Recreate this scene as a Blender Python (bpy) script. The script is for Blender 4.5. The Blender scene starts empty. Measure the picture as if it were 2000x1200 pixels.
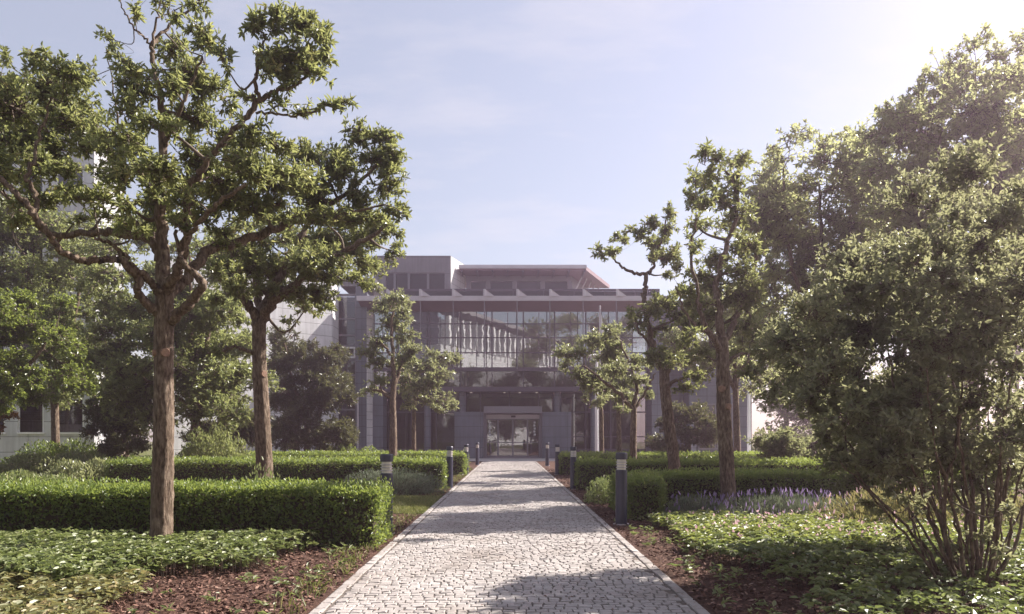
import bpy, math, random
import numpy as np
from mathutils import Vector

R = math.radians
rng = np.random.default_rng(11)
random.seed(5)
SC = bpy.context.scene
COL = SC.collection
F, CX, CY, CH = 1500.0, 995.0, 856.0, 1.2      # focal length in photo pixels, vanishing point, eye height

def at(px, py, Y):
    return np.array([(px - CX) / F * Y, Y, CH + (CY - py) / F * Y])

# ------------------------------------------------------------------ helpers
def norm(a):
    return a / np.maximum(np.linalg.norm(a, axis=-1, keepdims=True), 1e-9)

def rdir(n):
    return norm(rng.normal(size=(n, 3)))

class MB:
    """collects vertices / faces (as numpy blocks) and links them as ONE mesh object"""
    def __init__(s):
        s.v = []; s.q = []; s.m = []; s.r = []; s.n = 0; s.ng = []; s.sm = []
    def add(s, v, q, mat=0, rnd=None, smooth=False):
        v = np.asarray(v, dtype=np.float32).reshape(-1, 3); q = np.asarray(q, dtype=np.int64).reshape(-1, 4)
        s.v.append(v); s.q.append(q + s.n); s.m.append(np.full(len(q), mat)); s.sm.append(np.full(len(q), smooth))
        s.r.append(np.full(len(v), 0.5) if rnd is None else np.broadcast_to(np.asarray(rnd, dtype=np.float32), (len(v),)))
        s.n += len(v)
    def box(s, x0, x1, y0, y1, z0, z1, mat=0, rnd=None):
        v = [(x0,y0,z0),(x1,y0,z0),(x1,y1,z0),(x0,y1,z0),(x0,y0,z1),(x1,y0,z1),(x1,y1,z1),(x0,y1,z1)]
        s.add(v, [(0,3,2,1),(4,5,6,7),(0,1,5,4),(1,2,6,5),(2,3,7,6),(3,0,4,7)], mat, rnd)
    def prism(s, poly, z0, z1, mat=0):
        """vertical prism over a convex quad or polygon"""
        n = len(poly); b = [(x, y, z0) for x, y in poly]; t = [(x, y, z1) for x, y in poly]
        q = [(i, (i+1) % n, n + (i+1) % n, n + i) for i in range(n)]
        s.add(b + t, q, mat)
        if n == 4:
            s.add(b, [(3,2,1,0)], mat); s.add(t, [(0,1,2,3)], mat)
        else:
            for k in range(1, n - 1, 2):
                l = min(k + 2, n - 1)
                s.add([b[0], b[l], b[k+1], b[k]], [(0,1,2,3)], mat); s.add([t[0], t[k], t[k+1], t[l]], [(0,1,2,3)], mat)
    def tube(s, pts, rad, sides=8, mat=0, rough=0.0, cap=True, smooth=True):
        pts = np.asarray(pts, float); rad = np.asarray(rad, float); n = len(pts)
        t = norm(np.gradient(pts, axis=0))
        ref = np.array([0.31, 0.94, 0.1]); a = norm(np.cross(t, ref)); b = np.cross(t, a)
        ang = np.linspace(0, 2*np.pi, sides, endpoint=False)
        rr = rad[:, None] * (1 + rough * rng.normal(size=(n, sides)))
        v = pts[:, None] + rr[..., None] * (np.cos(ang)[None, :, None]*a[:, None] + np.sin(ang)[None, :, None]*b[:, None])
        i, j = np.meshgrid(np.arange(n-1), np.arange(sides), indexing='ij'); j2 = (j+1) % sides
        q = np.stack([i*sides+j, i*sides+j2, (i+1)*sides+j2, (i+1)*sides+j], -1).reshape(-1, 4)
        s.add(v.reshape(-1, 3), q, mat, None, smooth)
        if cap and sides % 2 == 0:
            for ring, fl in ((0, 1), (n-1, 0)):
                for k in range(1, sides-1, 2):
                    idx = [0, k, k+1, k+2] if k+2 < sides else None
                    if idx is None: continue
                    if fl: idx = idx[::-1]
                    s.add(v[ring][idx], [(0,1,2,3)], mat)
    def lathe(s, prof, x, y, sides=24, mat=0, smooth=True):
        ang = np.linspace(0, 2*np.pi, sides, endpoint=False)
        for (r0, z0), (r1, z1) in zip(prof[:-1], prof[1:]):
            v0 = np.stack([x + r0*np.cos(ang), y + r0*np.sin(ang), np.full(sides, z0)], -1)
            v1 = np.stack([x + r1*np.cos(ang), y + r1*np.sin(ang), np.full(sides, z1)], -1)
            j = np.arange(sides); j2 = (j+1) % sides
            s.add(np.concatenate([v0, v1]), np.stack([j, j2, sides+j2, sides+j], -1), mat, None, smooth)
    def sticks(s, P0, P1, r0, r1, mat=0):
        """many thin three-sided twigs at once"""
        n = len(P0); d = norm(P1 - P0); a = norm(np.cross(d, np.array([0.3, 0.2, 0.93]))); b = np.cross(d, a)
        vs = []
        for P, r in ((P0, r0), (P1, r1)):
            r = np.broadcast_to(np.asarray(r, float), (n,))[:, None]
            for k in range(3):
                w = 2*np.pi*k/3
                vs.append(P + r*(math.cos(w)*a + math.sin(w)*b))
        v = np.stack(vs, 1).reshape(-1, 3); o = np.arange(n)[:, None]*6
        q = np.concatenate([o + np.array([[0,1,4,3]]), o + np.array([[1,2,5,4]]), o + np.array([[2,0,3,5]])])
        s.add(v, q, mat)
    def leaves(s, P, D, U, L, W, mat=0, fold=0.22, droop=0.12, rnd=None):
        n = len(P)
        if n == 0: return
        L = np.broadcast_to(np.asarray(L, float), (n,))[:, None]; W = np.broadcast_to(np.asarray(W, float), (n,))[:, None]
        D = norm(D); S = norm(np.cross(D, U)); N = np.cross(S, D)
        v = np.stack([P, P + .32*L*D - .5*W*S + fold*W*N, P + .72*L*D - .36*W*S + fold*.7*W*N - droop*.5*L*N,
                      P + L*D - droop*L*N, P + .72*L*D + .36*W*S + fold*.7*W*N - droop*.5*L*N, P + .32*L*D + .5*W*S + fold*W*N], 1)
        o = np.arange(n)[:, None]*6
        q = np.concatenate([o + np.array([[0,3,2,1]]), o + np.array([[0,5,4,3]])])
        if rnd is None: rnd = rng.random(n)
        s.add(v.reshape(-1, 3), q, mat, np.repeat(rnd, 6))
    def build(s, name, mats, parent=None, loc=None):
        me = bpy.data.meshes.new(name)
        v = np.concatenate(s.v).astype(np.float32); q = np.concatenate(s.q).astype(np.int32); m = np.concatenate(s.m).astype(np.int32)
        if loc is not None: v = v - np.asarray(loc, np.float32)
        me.vertices.add(len(v)); me.vertices.foreach_set('co', v.ravel())
        me.loops.add(q.size); me.loops.foreach_set('vertex_index', q.ravel())
        me.polygons.add(len(q)); me.polygons.foreach_set('loop_start', np.arange(0, q.size, 4, dtype=np.int32))
        me.polygons.foreach_set('loop_total', np.full(len(q), 4, np.int32))
        me.polygons.foreach_set('material_index', m)
        me.polygons.foreach_set('use_smooth', np.concatenate(s.sm).astype(bool))
        at_ = me.attributes.new('rnd', 'FLOAT', 'POINT'); at_.data.foreach_set('value', np.concatenate(s.r).astype(np.float32))
        for mm in (mats if isinstance(mats, (list, tuple)) else [mats]): me.materials.append(mm)
        me.update(calc_edges=True); me.validate()
        o = bpy.data.objects.new(name, me); COL.objects.link(o)
        if loc is not None: o.location = loc
        if parent is not None: o.parent = parent
        return o

def empty(name, loc=(0, 0, 0)):
    o = bpy.data.objects.new(name, None); COL.objects.link(o); o.location = loc; o.empty_display_size = .2
    return o
def tag(o, label, cat, group=None, kind=None):
    o['label'] = label; o['category'] = cat
    if group: o['group'] = group
    if kind: o['kind'] = kind
    return o
def struct(o, label=None):
    o['kind'] = 'structure'
    if label: o['label'] = label
    return o

# ------------------------------------------------------------------ materials
def mat(name):
    m = bpy.data.materials.new(name); m.use_nodes = True
    nt = m.node_tree; b = nt.nodes['Principled BSDF']
    return m, nt, b
def node(nt, t, **k):
    n = nt.nodes.new(t)
    for a, v in k.items():
        if a in n.inputs: n.inputs[a].default_value = v
        else: setattr(n, a, v)
    return n
def ramp(nt, fac, stops):
    r = nt.nodes.new('ShaderNodeValToRGB'); e = r.color_ramp.elements
    while len(e) < len(stops): e.new(0.5)
    for el, (p, c) in zip(e, stops): el.position = p; el.color = (*c, 1)
    nt.links.new(fac, r.inputs[0]); return r.outputs[0]
def noise(nt, scale, detail=4, rough=.55, vec=None):
    n = node(nt, 'ShaderNodeTexNoise', Scale=scale, Detail=detail, Roughness=rough)
    if vec is None:
        tc = nt.nodes.new('ShaderNodeTexCoord'); vec = tc.outputs['Object']
    nt.links.new(vec, n.inputs['Vector']); return n.outputs['Fac']
def bump(nt, b, h, strength=.4, dist=.02):
    n = node(nt, 'ShaderNodeBump', Strength=strength, Distance=dist)
    nt.links.new(h, n.inputs['Height']); nt.links.new(n.outputs[0], b.inputs['Normal'])

def leaf_mat(name, stops, trans=.38, tcol=(.22, .30, .04), rough=.34, spec=.7):
    m, nt, b = mat(name)
    a = node(nt, 'ShaderNodeAttribute', attribute_name='rnd')
    c = ramp(nt, a.outputs['Fac'], stops)
    nt.links.new(c, b.inputs['Base Color']); b.inputs['Roughness'].default_value = rough
    b.inputs['Specular IOR Level'].default_value = spec
    t = node(nt, 'ShaderNodeBsdfTranslucent')
    mx = node(nt, 'ShaderNodeMix', data_type='RGBA', blend_type='MIX'); mx.inputs[0].default_value = .6
    nt.links.new(c, mx.inputs[6]); mx.inputs[7].default_value = (*tcol, 1); nt.links.new(mx.outputs[2], t.inputs['Color'])
    ms = node(nt, 'ShaderNodeMixShader'); ms.inputs[0].default_value = trans
    nt.links.new(b.outputs[0], ms.inputs[1]); nt.links.new(t.outputs[0], ms.inputs[2])
    nt.links.new(ms.outputs[0], nt.nodes['Material Output'].inputs['Surface'])
    return m

def plain(name, col, rough=.6, metal=0., var=.12, scale=3., spec=.5):
    m, nt, b = mat(name)
    n = noise(nt, scale, 5)
    lo = tuple(c*(1-var) for c in col); hi = tuple(min(1, c*(1+var)) for c in col)
    nt.links.new(ramp(nt, n, [(.3, lo), (.7, hi)]), b.inputs['Base Color'])
    b.inputs['Roughness'].default_value = rough; b.inputs['Metallic'].default_value = metal
    b.inputs['Specular IOR Level'].default_value = spec
    return m

def bark_mat():
    m, nt, b = mat('bark')
    tc = nt.nodes.new('ShaderNodeTexCoord')
    mp = node(nt, 'ShaderNodeMapping'); mp.inputs['Scale'].default_value = (1, 1, .28); nt.links.new(tc.outputs['Object'], mp.inputs[0])
    n1 = noise(nt, 34, 6, .65, mp.outputs[0]); n2 = noise(nt, 5, 3, .5, mp.outputs[0])
    c = ramp(nt, n1, [(.32, (.055, .038, .028)), (.5, (.17, .125, .092)), (.72, (.36, .29, .23))])
    mx = node(nt, 'ShaderNodeMix', data_type='RGBA', blend_type='MULTIPLY'); mx.inputs[0].default_value = .7
    nt.links.new(c, mx.inputs[6]); nt.links.new(ramp(nt, n2, [(.3, (.55, .5, .45)), (.7, (1, 1, 1))]), mx.inputs[7])
    nt.links.new(mx.outputs[2], b.inputs['Base Color']); b.inputs['Roughness'].default_value = .9
    b.inputs['Specular IOR Level'].default_value = .2
    bump(nt, b, n1, .9, .03); return m

def cladding(name, col, pitch, vpitch=None, axis='X'):
    """metal or stone panels with horizontal (and vertical) open joints"""
    m, nt, b = mat(name)
    tc = nt.nodes.new('ShaderNodeTexCoord'); sp = nt.nodes.new('ShaderNodeSeparateXYZ'); nt.links.new(tc.outputs['Object'], sp.inputs[0])
    def joint(out, p, w):
        d = node(nt, 'ShaderNodeMath', operation='DIVIDE'); nt.links.new(out, d.inputs[0]); d.inputs[1].default_value = p
        f = node(nt, 'ShaderNodeMath', operation='FRACT'); nt.links.new(d.outputs[0], f.inputs[0])
        l = node(nt, 'ShaderNodeMath', operation='LESS_THAN'); nt.links.new(f.outputs[0], l.inputs[0]); l.inputs[1].default_value = w/p
        return l.outputs[0]
    j = joint(sp.outputs['Z'], pitch, .025)
    if vpitch:
        k = joint(sp.outputs[axis], vpitch, .02)
        mm = node(nt, 'ShaderNodeMath', operation='MAXIMUM'); nt.links.new(j, mm.inputs[0]); nt.links.new(k, mm.inputs[1]); j = mm.outputs[0]
    base = ramp(nt, noise(nt, 1.3, 5), [(.3, tuple(c*.88 for c in col)), (.7, tuple(c*1.1 for c in col))])
    mx = node(nt, 'ShaderNodeMix', data_type='RGBA'); nt.links.new(j, mx.inputs[0]); nt.links.new(base, mx.inputs[6]); mx.inputs[7].default_value = (*[c*.35 for c in col], 1)
    nt.links.new(mx.outputs[2], b.inputs['Base Color']); b.inputs['Roughness'].default_value = .5
    mp = node(nt, 'ShaderNodeMapping'); mp.inputs['Scale'].default_value = (2.2, 2.2, .16); nt.links.new(tc.outputs['Object'], mp.inputs[0])
    st = noise(nt, 2.4, 6, .6, mp.outputs[0]); m2 = node(nt, 'ShaderNodeMix', data_type='RGBA', blend_type='MULTIPLY'); m2.inputs[0].default_value = .8
    nt.links.new(mx.outputs[2], m2.inputs[6]); nt.links.new(ramp(nt, st, [(.32, (.74, .73, .72)), (.62, (1.04, 1.04, 1.04))]), m2.inputs[7]); nt.links.new(m2.outputs[2], b.inputs['Base Color'])
    inv = node(nt, 'ShaderNodeMath', operation='SUBTRACT'); inv.inputs[0].default_value = 1; nt.links.new(j, inv.inputs[1])
    bump(nt, b, inv.outputs[0], .5, .015)
    return m

def glass_mat(name, refl=.34, tint=(.42, .46, .47), rough=.012):
    m, nt, b = mat(name); nt.nodes.remove(b)
    g = node(nt, 'ShaderNodeBsdfGlossy', Roughness=rough); g.inputs['Color'].default_value = (.92, .95, .96, 1)
    n = noise(nt, .9, 2); bp = node(nt, 'ShaderNodeBump', Strength=.03, Distance=.05); nt.links.new(n, bp.inputs['Height']); nt.links.new(bp.outputs[0], g.inputs['Normal'])
    t = node(nt, 'ShaderNodeBsdfTransparent'); t.inputs['Color'].default_value = (*tint, 1)
    lw = node(nt, 'ShaderNodeLayerWeight', Blend=.18)
    mr = node(nt, 'ShaderNodeMapRange'); nt.links.new(lw.outputs['Fresnel'], mr.inputs[0]); mr.inputs[3].default_value = refl; mr.inputs[4].default_value = 1
    ms = node(nt, 'ShaderNodeMixShader'); nt.links.new(mr.outputs[0], ms.inputs[0]); nt.links.new(t.outputs[0], ms.inputs[1]); nt.links.new(g.outputs[0], ms.inputs[2])
    nt.links.new(ms.outputs[0], nt.nodes['Material Output'].inputs['Surface']); return m

def ground_mat(name, cols, s1=1.2, s2=40, bstr=.6):
    m, nt, b = mat(name)
    n1 = noise(nt, s2, 6, .7); n2 = noise(nt, s1, 4)
    mx = node(nt, 'ShaderNodeMix', data_type='RGBA', blend_type='MULTIPLY'); mx.inputs[0].default_value = .8
    nt.links.new(ramp(nt, n1, [(.3, cols[0]), (.55, cols[1]), (.75, cols[2])]), mx.inputs[6])
    nt.links.new(ramp(nt, n2, [(.3, (.65, .65, .65)), (.7, (1.1, 1.05, 1))]), mx.inputs[7])
    nt.links.new(mx.outputs[2], b.inputs['Base Color']); b.inputs['Roughness'].default_value = .95; b.inputs['Specular IOR Level'].default_value = .15
    bump(nt, b, n1, bstr, .03); return m

def attr_mat(name, stops, rough=.8, nscale=60, spec=.3, big=False):
    m, nt, b = mat(name)
    a = node(nt, 'ShaderNodeAttribute', attribute_name='rnd')
    c = ramp(nt, a.outputs['Fac'], stops); n = noise(nt, nscale, 5, .65)
    mx = node(nt, 'ShaderNodeMix', data_type='RGBA', blend_type='MULTIPLY'); mx.inputs[0].default_value = .7
    nt.links.new(c, mx.inputs[6]); nt.links.new(ramp(nt, n, [(.3, (.68, .66, .64)), (.65, (1.05, 1.05, 1.05))]), mx.inputs[7])
    nt.links.new(mx.outputs[2], b.inputs['Base Color']); b.inputs['Roughness'].default_value = rough; b.inputs['Specular IOR Level'].default_value = spec
    if big:
        n3 = noise(nt, 1.1, 5, .6); m3 = node(nt, 'ShaderNodeMix', data_type='RGBA', blend_type='MULTIPLY'); m3.inputs[0].default_value = .9
        nt.links.new(mx.outputs[2], m3.inputs[6]); nt.links.new(ramp(nt, n3, [(.30, (.74, .70, .66)), (.5, (.96, .95, .94)), (.7, (1.06, 1.06, 1.06))]), m3.inputs[7]); nt.links.new(m3.outputs[2], b.inputs['Base Color'])
    bump(nt, b, n, .5, .006); return m

BARK = bark_mat()
TWIG = plain('twig_bark', (.12, .09, .07), .9, var=.3, scale=20)
SCAR = plain('cut_wood', (.24, .145, .10), .9, var=.3, scale=25)
L_TREE = leaf_mat('tree_leaf', [(0, (.062, .085, .030)), (.5, (.125, .15, .052)), (.85, (.18, .195, .075)), (1, (.25, .20, .085))], .48, (.52, .54, .20))
L_FAR = leaf_mat('olive_leaf', [(0, (.085, .11, .038)), (.6, (.15, .18, .062)), (1, (.22, .24, .10))], .5, (.52, .56, .21))
L_BRIGHT = leaf_mat('bright_leaf', [(0, (.075, .105, .026)), (1, (.15, .185, .052))], .5, (.46, .54, .11))
L_DARK = leaf_mat('dark_leaf', [(0, (.03, .038, .02)), (.7, (.07, .078, .036)), (1, (.14, .14, .065))], .34, (.26, .26, .09))
L_SHRUB = leaf_mat('shrub_leaf', [(0, (.08, .10, .042)), (.6, (.145, .165, .07)), (1, (.20, .215, .11))], .48, (.52, .54, .25))
L_HEDGE = leaf_mat('hedge_leaf', [(0, (.028, .062, .014)), (.6, (.095, .15, .032)), (1, (.18, .235, .055))], .46, (.48, .56, .12), .38)
L_COVER = leaf_mat('cover_leaf', [(0, (.10, .13, .045)), (.6, (.18, .21, .075)), (1, (.28, .29, .13))], .34, (.34, .42, .12), .45)
L_WARM = leaf_mat('yellow_leaf', [(0, (.12, .14, .05)), (.6, (.22, .22, .09)), (1, (.34, .26, .13))], .34, (.45, .40, .15), .45)
L_PALE = leaf_mat('pale_leaf', [(0, (.095, .12, .048)), (.6, (.16, .185, .075)), (1, (.23, .25, .105))], .6, (.70, .72, .34))
L_FAN = leaf_mat('fan_shrub_leaf', [(0, (.075, .09, .045)), (.6, (.13, .14, .07)), (1, (.19, .195, .11))], .5, (.52, .52, .27))
L_LIME = leaf_mat('lime_leaf', [(0, (.10, .14, .04)), (.6, (.20, .24, .075)), (1, (.30, .30, .13))], .38, (.45, .50, .12), .45)
L_RED = leaf_mat('reddish_leaf', [(0, (.14, .07, .03)), (1, (.30, .16, .05))], .35, (.5, .25, .08))
L_LAV = leaf_mat('lavender_leaf', [(0, (.10, .13, .085)), (1, (.22, .25, .17))], .25, (.28, .32, .18), .7)
FLOWER_P = leaf_mat('purple_flower', [(0, (.20, .14, .28)), (1, (.36, .27, .45))], .3, (.40, .30, .50), .7)
FLOWER_K = leaf_mat('pink_flower', [(0, (.50, .26, .34)), (1, (.75, .52, .55))], .3, (.8, .55, .6), .7)
GRASSM = leaf_mat('grass_blade', [(0, (.10, .13, .035)), (.6, (.19, .20, .06)), (1, (.32, .27, .11))], .3, (.35, .38, .1), .6)
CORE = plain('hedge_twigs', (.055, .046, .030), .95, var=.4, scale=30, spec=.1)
SOIL = ground_mat('soil', [(.045, .026, .020), (.10, .056, .042), (.17, .10, .075)])
TURF = ground_mat('turf', [(.06, .075, .02), (.12, .135, .04), (.20, .19, .075)], 1.5, 60)
CHIP = attr_mat('bark_chip', [(0, (.06, .030, .024)), (.5, (.14, .075, .055)), (.9, (.22, .125, .095)), (1, (.34, .24, .19))], .9)
STONE = attr_mat('granite_sett', [(0, (.26, .235, .222)), (.12, (.345, .318, .305)), (.8, (.405, .375, .362)), (1, (.47, .44, .425))], .75, 90, .3, True)
JOINT = ground_mat('joint_sand', [(.07, .058, .05), (.19, .165, .15), (.27, .24, .22)], 2, 45)
PAVER = plain('pale_paving', (.48, .46, .44), .8, var=.12, scale=1.2)
SLATE = plain('slate_paint', (.045, .048, .075), .35, .2, .08, 2)
LENS = plain('frosted_lens', (.72, .68, .60), .35, var=.05)
STEEL = plain('pale_steel', (.48, .44, .47), .4, .3, .06, 2)
WHITE = plain('white_paint', (.78, .77, .78), .5, var=.04, scale=.8)
CONC = cladding('grey_panel', (.15, .145, .16), 1.12, 1.55)
CLADB = cladding('blue_grey_cladding', (.115, .124, .155), .62, 1.7)
CLADW = cladding('pale_cladding', (.58, .58, .60), .62, 2.4)
CLADR = cladding('return_cladding', (.60, .58, .58), .45)
FRAME = plain('frame_metal', (.085, .070, .092), .45, .4, .08, 2)
FRAMEL = plain('light_frame', (.17, .16, .18), .45, .3, .06, 2)
ROSE = plain('rosy_soffit', (.17, .105, .12), .6, var=.08, scale=1)
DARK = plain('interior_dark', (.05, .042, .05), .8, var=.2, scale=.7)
FLOORI = plain('interior_floor', (.30, .28, .26), .35, var=.1)
BLIND = cladding('blind_slat', (.075, .062, .08), .09)
ROOFM = plain('roof_membrane', (.20, .19, .20), .9)
GLASS = glass_mat('facade_glass', .30, (.36, .38, .40))
GLASSD = glass_mat('dark_glass', .075, (.30, .28, .30))
GLASSR = glass_mat('roof_glass', .03, (.22, .20, .22))
GLASSC = glass_mat('door_glass', .17, (.4, .4, .4))
def lamp_mat():
    m, nt, b = mat('lit_downlight'); b.inputs['Base Color'].default_value = (.9, .85, .8, 1)
    b.inputs['Emission Color'].default_value = (1, .86, .72, 1); b.inputs['Emission Strength'].default_value = .12; return m
LAMP = lamp_mat()

# ------------------------------------------------------------------ ground, path, beds
m = MB()
xs = np.linspace(-130, 130, 27)
m.add([(-260, -200, -.03), (260, -200, -.03), (260, 260, -.03), (-260, 260, -.03)], [(0, 1, 2, 3)])
struct(m.build('ground', TURF), 'flat grassy ground of the grounds round the office')
def sheet(name, quads, z, mt, label):
    m = MB()
    for x0, x1, y0, y1 in quads: m.box(x0, x1, y0, y1, -.028, z)
    return struct(m.build(name, mt), label)
sheet('planting_bed', [(-11, -1.37, 1.0, 12.2), (-11, -2.9, 12.2, 40), (-2.9, -1.37, 15.6, 22), (-2.9, -1.37, 22, 40), (1.37, 12, 1.0, 40)], -.004, SOIL, 'brown soil of the planting beds beside the path')
lawn = sheet('lawn', [(-2.898, -1.372, 12.202, 15.598)], .004, TURF, 'small patch of dry lawn left of the path')
sheet('path_bed', [(-1.365, 1.365, .5, 40.0)], .006, JOINT, 'sandy joints between the setts of the path')
sheet('forecourt', [(-14, 14, 40.0, 46.2)], .012, PAVER, 'pale paved forecourt before the entrance')

def setts():
    m = MB(); y = 1.0; cells = []
    hw = 1.36
    for sgn in (-1, 1):                               # edging course laid lengthwise
        yy = 1.0
        while yy < 39.9:
            l = .15 + .05*rng.random(); cells.append((min(sgn*hw, sgn*(hw-.085)), max(sgn*hw, sgn*(hw-.085)), yy, min(39.98, yy + l), .006)); yy += l
    while y < 39.9:
        d = .066 + .026*rng.random(); x = -(hw-.095) + .02*rng.random()
        while x < hw-.15:
            w = .06 + .045*rng.random()
            if x + w > hw - .11: w = hw - .095 - x
            cells.append((x, x+w, y, min(39.98, y+d), 0)); x += w
        y += d
    c = np.array(cells); n = len(c)
    j = .0022 + .0024*rng.random(n)
    x0, x1, y0, y1 = c[:, 0]+j, c[:, 1]-j, c[:, 2]+j, c[:, 3]-j
    zt = .013 + .004*rng.random(n) + c[:, 4]*.3; rows = np.sin(c[:, 0]*3.1 + 1)*.012*(c[:, 4] == 0); y0 = y0 + rows; y1 = y1 + rows
    y1 = np.minimum(y1, 39.99)
    def ring(ins, z):
        J = lambda: rng.normal(size=n)*.0035
        return [np.stack([x0+ins+J(), y0+ins+J(), z], -1), np.stack([x1-ins+J(), y0+ins+J(), z], -1),
                np.stack([x1-ins+J(), y1-ins+J(), z], -1), np.stack([x0+ins+J(), y1-ins+J(), z], -1)]
    tilt = rng.normal(size=(n, 4))*.0022
    t = ring(.008, zt); t = [p + np.stack([0*zt, 0*zt, tilt[:, k]], -1) for k, p in enumerate(t)]
    v = np.stack(t + ring(.0015, zt-.004) + ring(0, zt*0-.02), 1).reshape(-1, 3)
    o = np.arange(n)[:, None]*12; q = [o + np.array([[0, 1, 2, 3]])]
    for a in (0, 4):
        for k in range(4):
            q.append(o + np.array([[a+4+k, a+4+(k+1) % 4, a+(k+1) % 4, a+k]]))
    m.add(v, np.concatenate(q), 0, np.repeat(np.clip(rng.beta(2.4, 2.0, n), 0, 1), 12))
    return m.build('path', STONE)
struct(setts(), 'pale granite sett path leading to the glass entrance')

# bark mulch chips: nobody could count them
m = MB()
def chips(n, x0, x1, y0, y1):
    P = np.stack([rng.uniform(x0, x1, n), y0 + (y1-y0)*rng.random(n)**1.5, rng.uniform(.0, .022, n)], -1)
    D = rdir(n); D[:, 2] *= .3; U = norm(np.array([0, 0, 1.]) + rng.normal(size=(n, 3))*.5)
    m.leaves(P, D, U, rng.uniform(.02, .06, n), rng.uniform(.010, .024, n), 0, .1, .0)
chips(15000, -3.2, -1.40, 4.4, 12.0); chips(17000, 1.40, 4.6, 4.4, 12.5); chips(5000, -1.9, -1.4, 15.7, 30); chips(6000, 1.4, 2.4, 12, 30)
tag(m.build('bark_mulch', CHIP), 'loose reddish brown bark mulch beside the path', 'mulch', kind='stuff')

m = MB(); n = 9000
P = np.stack([rng.uniform(-2.9, -1.38, n), rng.uniform(12.2, 15.6, n), np.zeros(n)], -1)
D = norm(np.array([0, 0, 1.]) + rng.normal(size=(n, 3))*.55); m.leaves(P, D, rdir(n), rng.uniform(.03, .075, n), .009, 0, .1, .2)
n = 2600; P = np.stack([rng.normal(-1.52, .12, n), rng.uniform(4.6, 30, n), np.zeros(n)], -1); P = P[P[:, 0] < -1.39]; n = len(P)
D = norm(np.array([0, 0, 1.]) + rng.normal(size=(n, 3))*.6); m.leaves(P, D, rdir(n), rng.uniform(.04, .10, n), .010, 0, .1, .2)
tag(m.build('grass', GRASSM), 'short dry grass on the lawn patch and path edge', 'grass', kind='stuff')

m = MB(); n = 260
P = np.stack([np.clip(rng.normal(0, .95, n), -1.3, 1.3), rng.uniform(4.8, 26, n), np.full(n, .019)], -1); D = rdir(n); D[:, 2] *= .15
m.leaves(P, D, norm(np.array([0, 0, 1.]) + rng.normal(size=(n, 3))*.25), rng.uniform(.02, .05, n), .016, 0, .15, .1)
n = 420; sg = rng.choice([-1, 1], n); P = np.stack([sg*(1.36 - rng.exponential(.06, n)), rng.uniform(4.6, 22, n), np.full(n, .020)], -1); D = rdir(n); D[:, 2] *= .2
m.leaves(P, D, norm(np.array([0, 0, 1.]) + rng.normal(size=(n, 3))*.3), rng.uniform(.015, .04, n), .012, 0, .1, 0)
tag(m.build('leaf_litter', CHIP), 'scraps of bark and dry leaves strewn on the setts', 'litter', kind='stuff')
# ------------------------------------------------------------------ trees
def spline(pts, k=5):
    pts = np.asarray(pts, float)
    if len(pts) < 3: return np.array([pts[0] + (pts[-1]-pts[0])*t for t in np.linspace(0, 1, k*2)])
    P = np.vstack([2*pts[0]-pts[1], pts, 2*pts[-1]-pts[-2]]); out = []
    for i in range(1, len(P)-2):
        for t in np.linspace(0, 1, k, endpoint=False):
            a, b, c, d = P[i-1], P[i], P[i+1], P[i+2]
            out.append(.5*((2*b) + (c-a)*t + (2*a-5*b+4*c-d)*t*t + (3*b-a-3*c+d)*t**3))
    out.append(P[-2]); return np.array(out)

DENS = 7.6
def grow(mb, centre, rad, ntips, hub, leaf, wood_mat=1, per=7, spread=.95, along=4, twig_r=.004, up=.15):
    """one leafy spray: twigs from the hub into an ellipsoid, rosettes of leaves at their tips"""
    L, W = leaf
    u = rdir(ntips)*(rng.random((ntips, 1))**.55)*np.where(rng.random((ntips, 1)) < .13, 1.4, 1.0); T = centre + u*rad
    tt = rng.uniform(.35, 1.0, (ntips, 1)); O = hub + (centre-hub)*tt + rng.normal(size=(ntips, 3))*rad*.10
    M = O*.45 + T*.55 + rng.normal(size=(ntips, 3))*rad*.08; M[:, 2] -= .04*rad[2]
    mb.sticks(O, M, twig_r*1.5, twig_r, wood_mat); mb.sticks(M, T, twig_r, twig_r*.5, wood_mat)
    d = norm(T - M); br = rng.beta(2.0, 2.2, ntips)
    sp_ = rng.uniform(.55, 1.0, (ntips*per, 1)); P = np.repeat(M, per, 0)*(1-sp_) + np.repeat(T, per, 0)*sp_; D = norm(np.repeat(d, per, 0)*.55 + rdir(ntips*per)*spread + np.array([0, 0, up]))
    Ll = L*rng.uniform(.45, 1.2, len(P)); U = norm(np.array([0, 0, 1.]) + rng.normal(size=(len(P), 3))*.85)
    r = np.clip(np.repeat(br, per) + rng.normal(size=len(P))*.12, 0, 1)
    mb.leaves(P + D*.01, D, U, Ll, Ll*W/L, 0, rnd=r)
    if along:
        s = rng.random((ntips, along, 1)); P = (M[:, None]*(1-s) + T[:, None]*s).reshape(-1, 3); n = len(P)
        D = norm(np.repeat(d, along, 0)*.4 + rdir(n)); U = norm(np.array([0, 0, 1.]) + rng.normal(size=(n, 3))*.6)
        Ll = L*rng.uniform(.55, 1.0, n); mb.leaves(P, D, U, Ll, Ll*W/L, 0, rnd=np.clip(np.repeat(br, along) + rng.normal(size=n)*.12, 0, 1))

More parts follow.
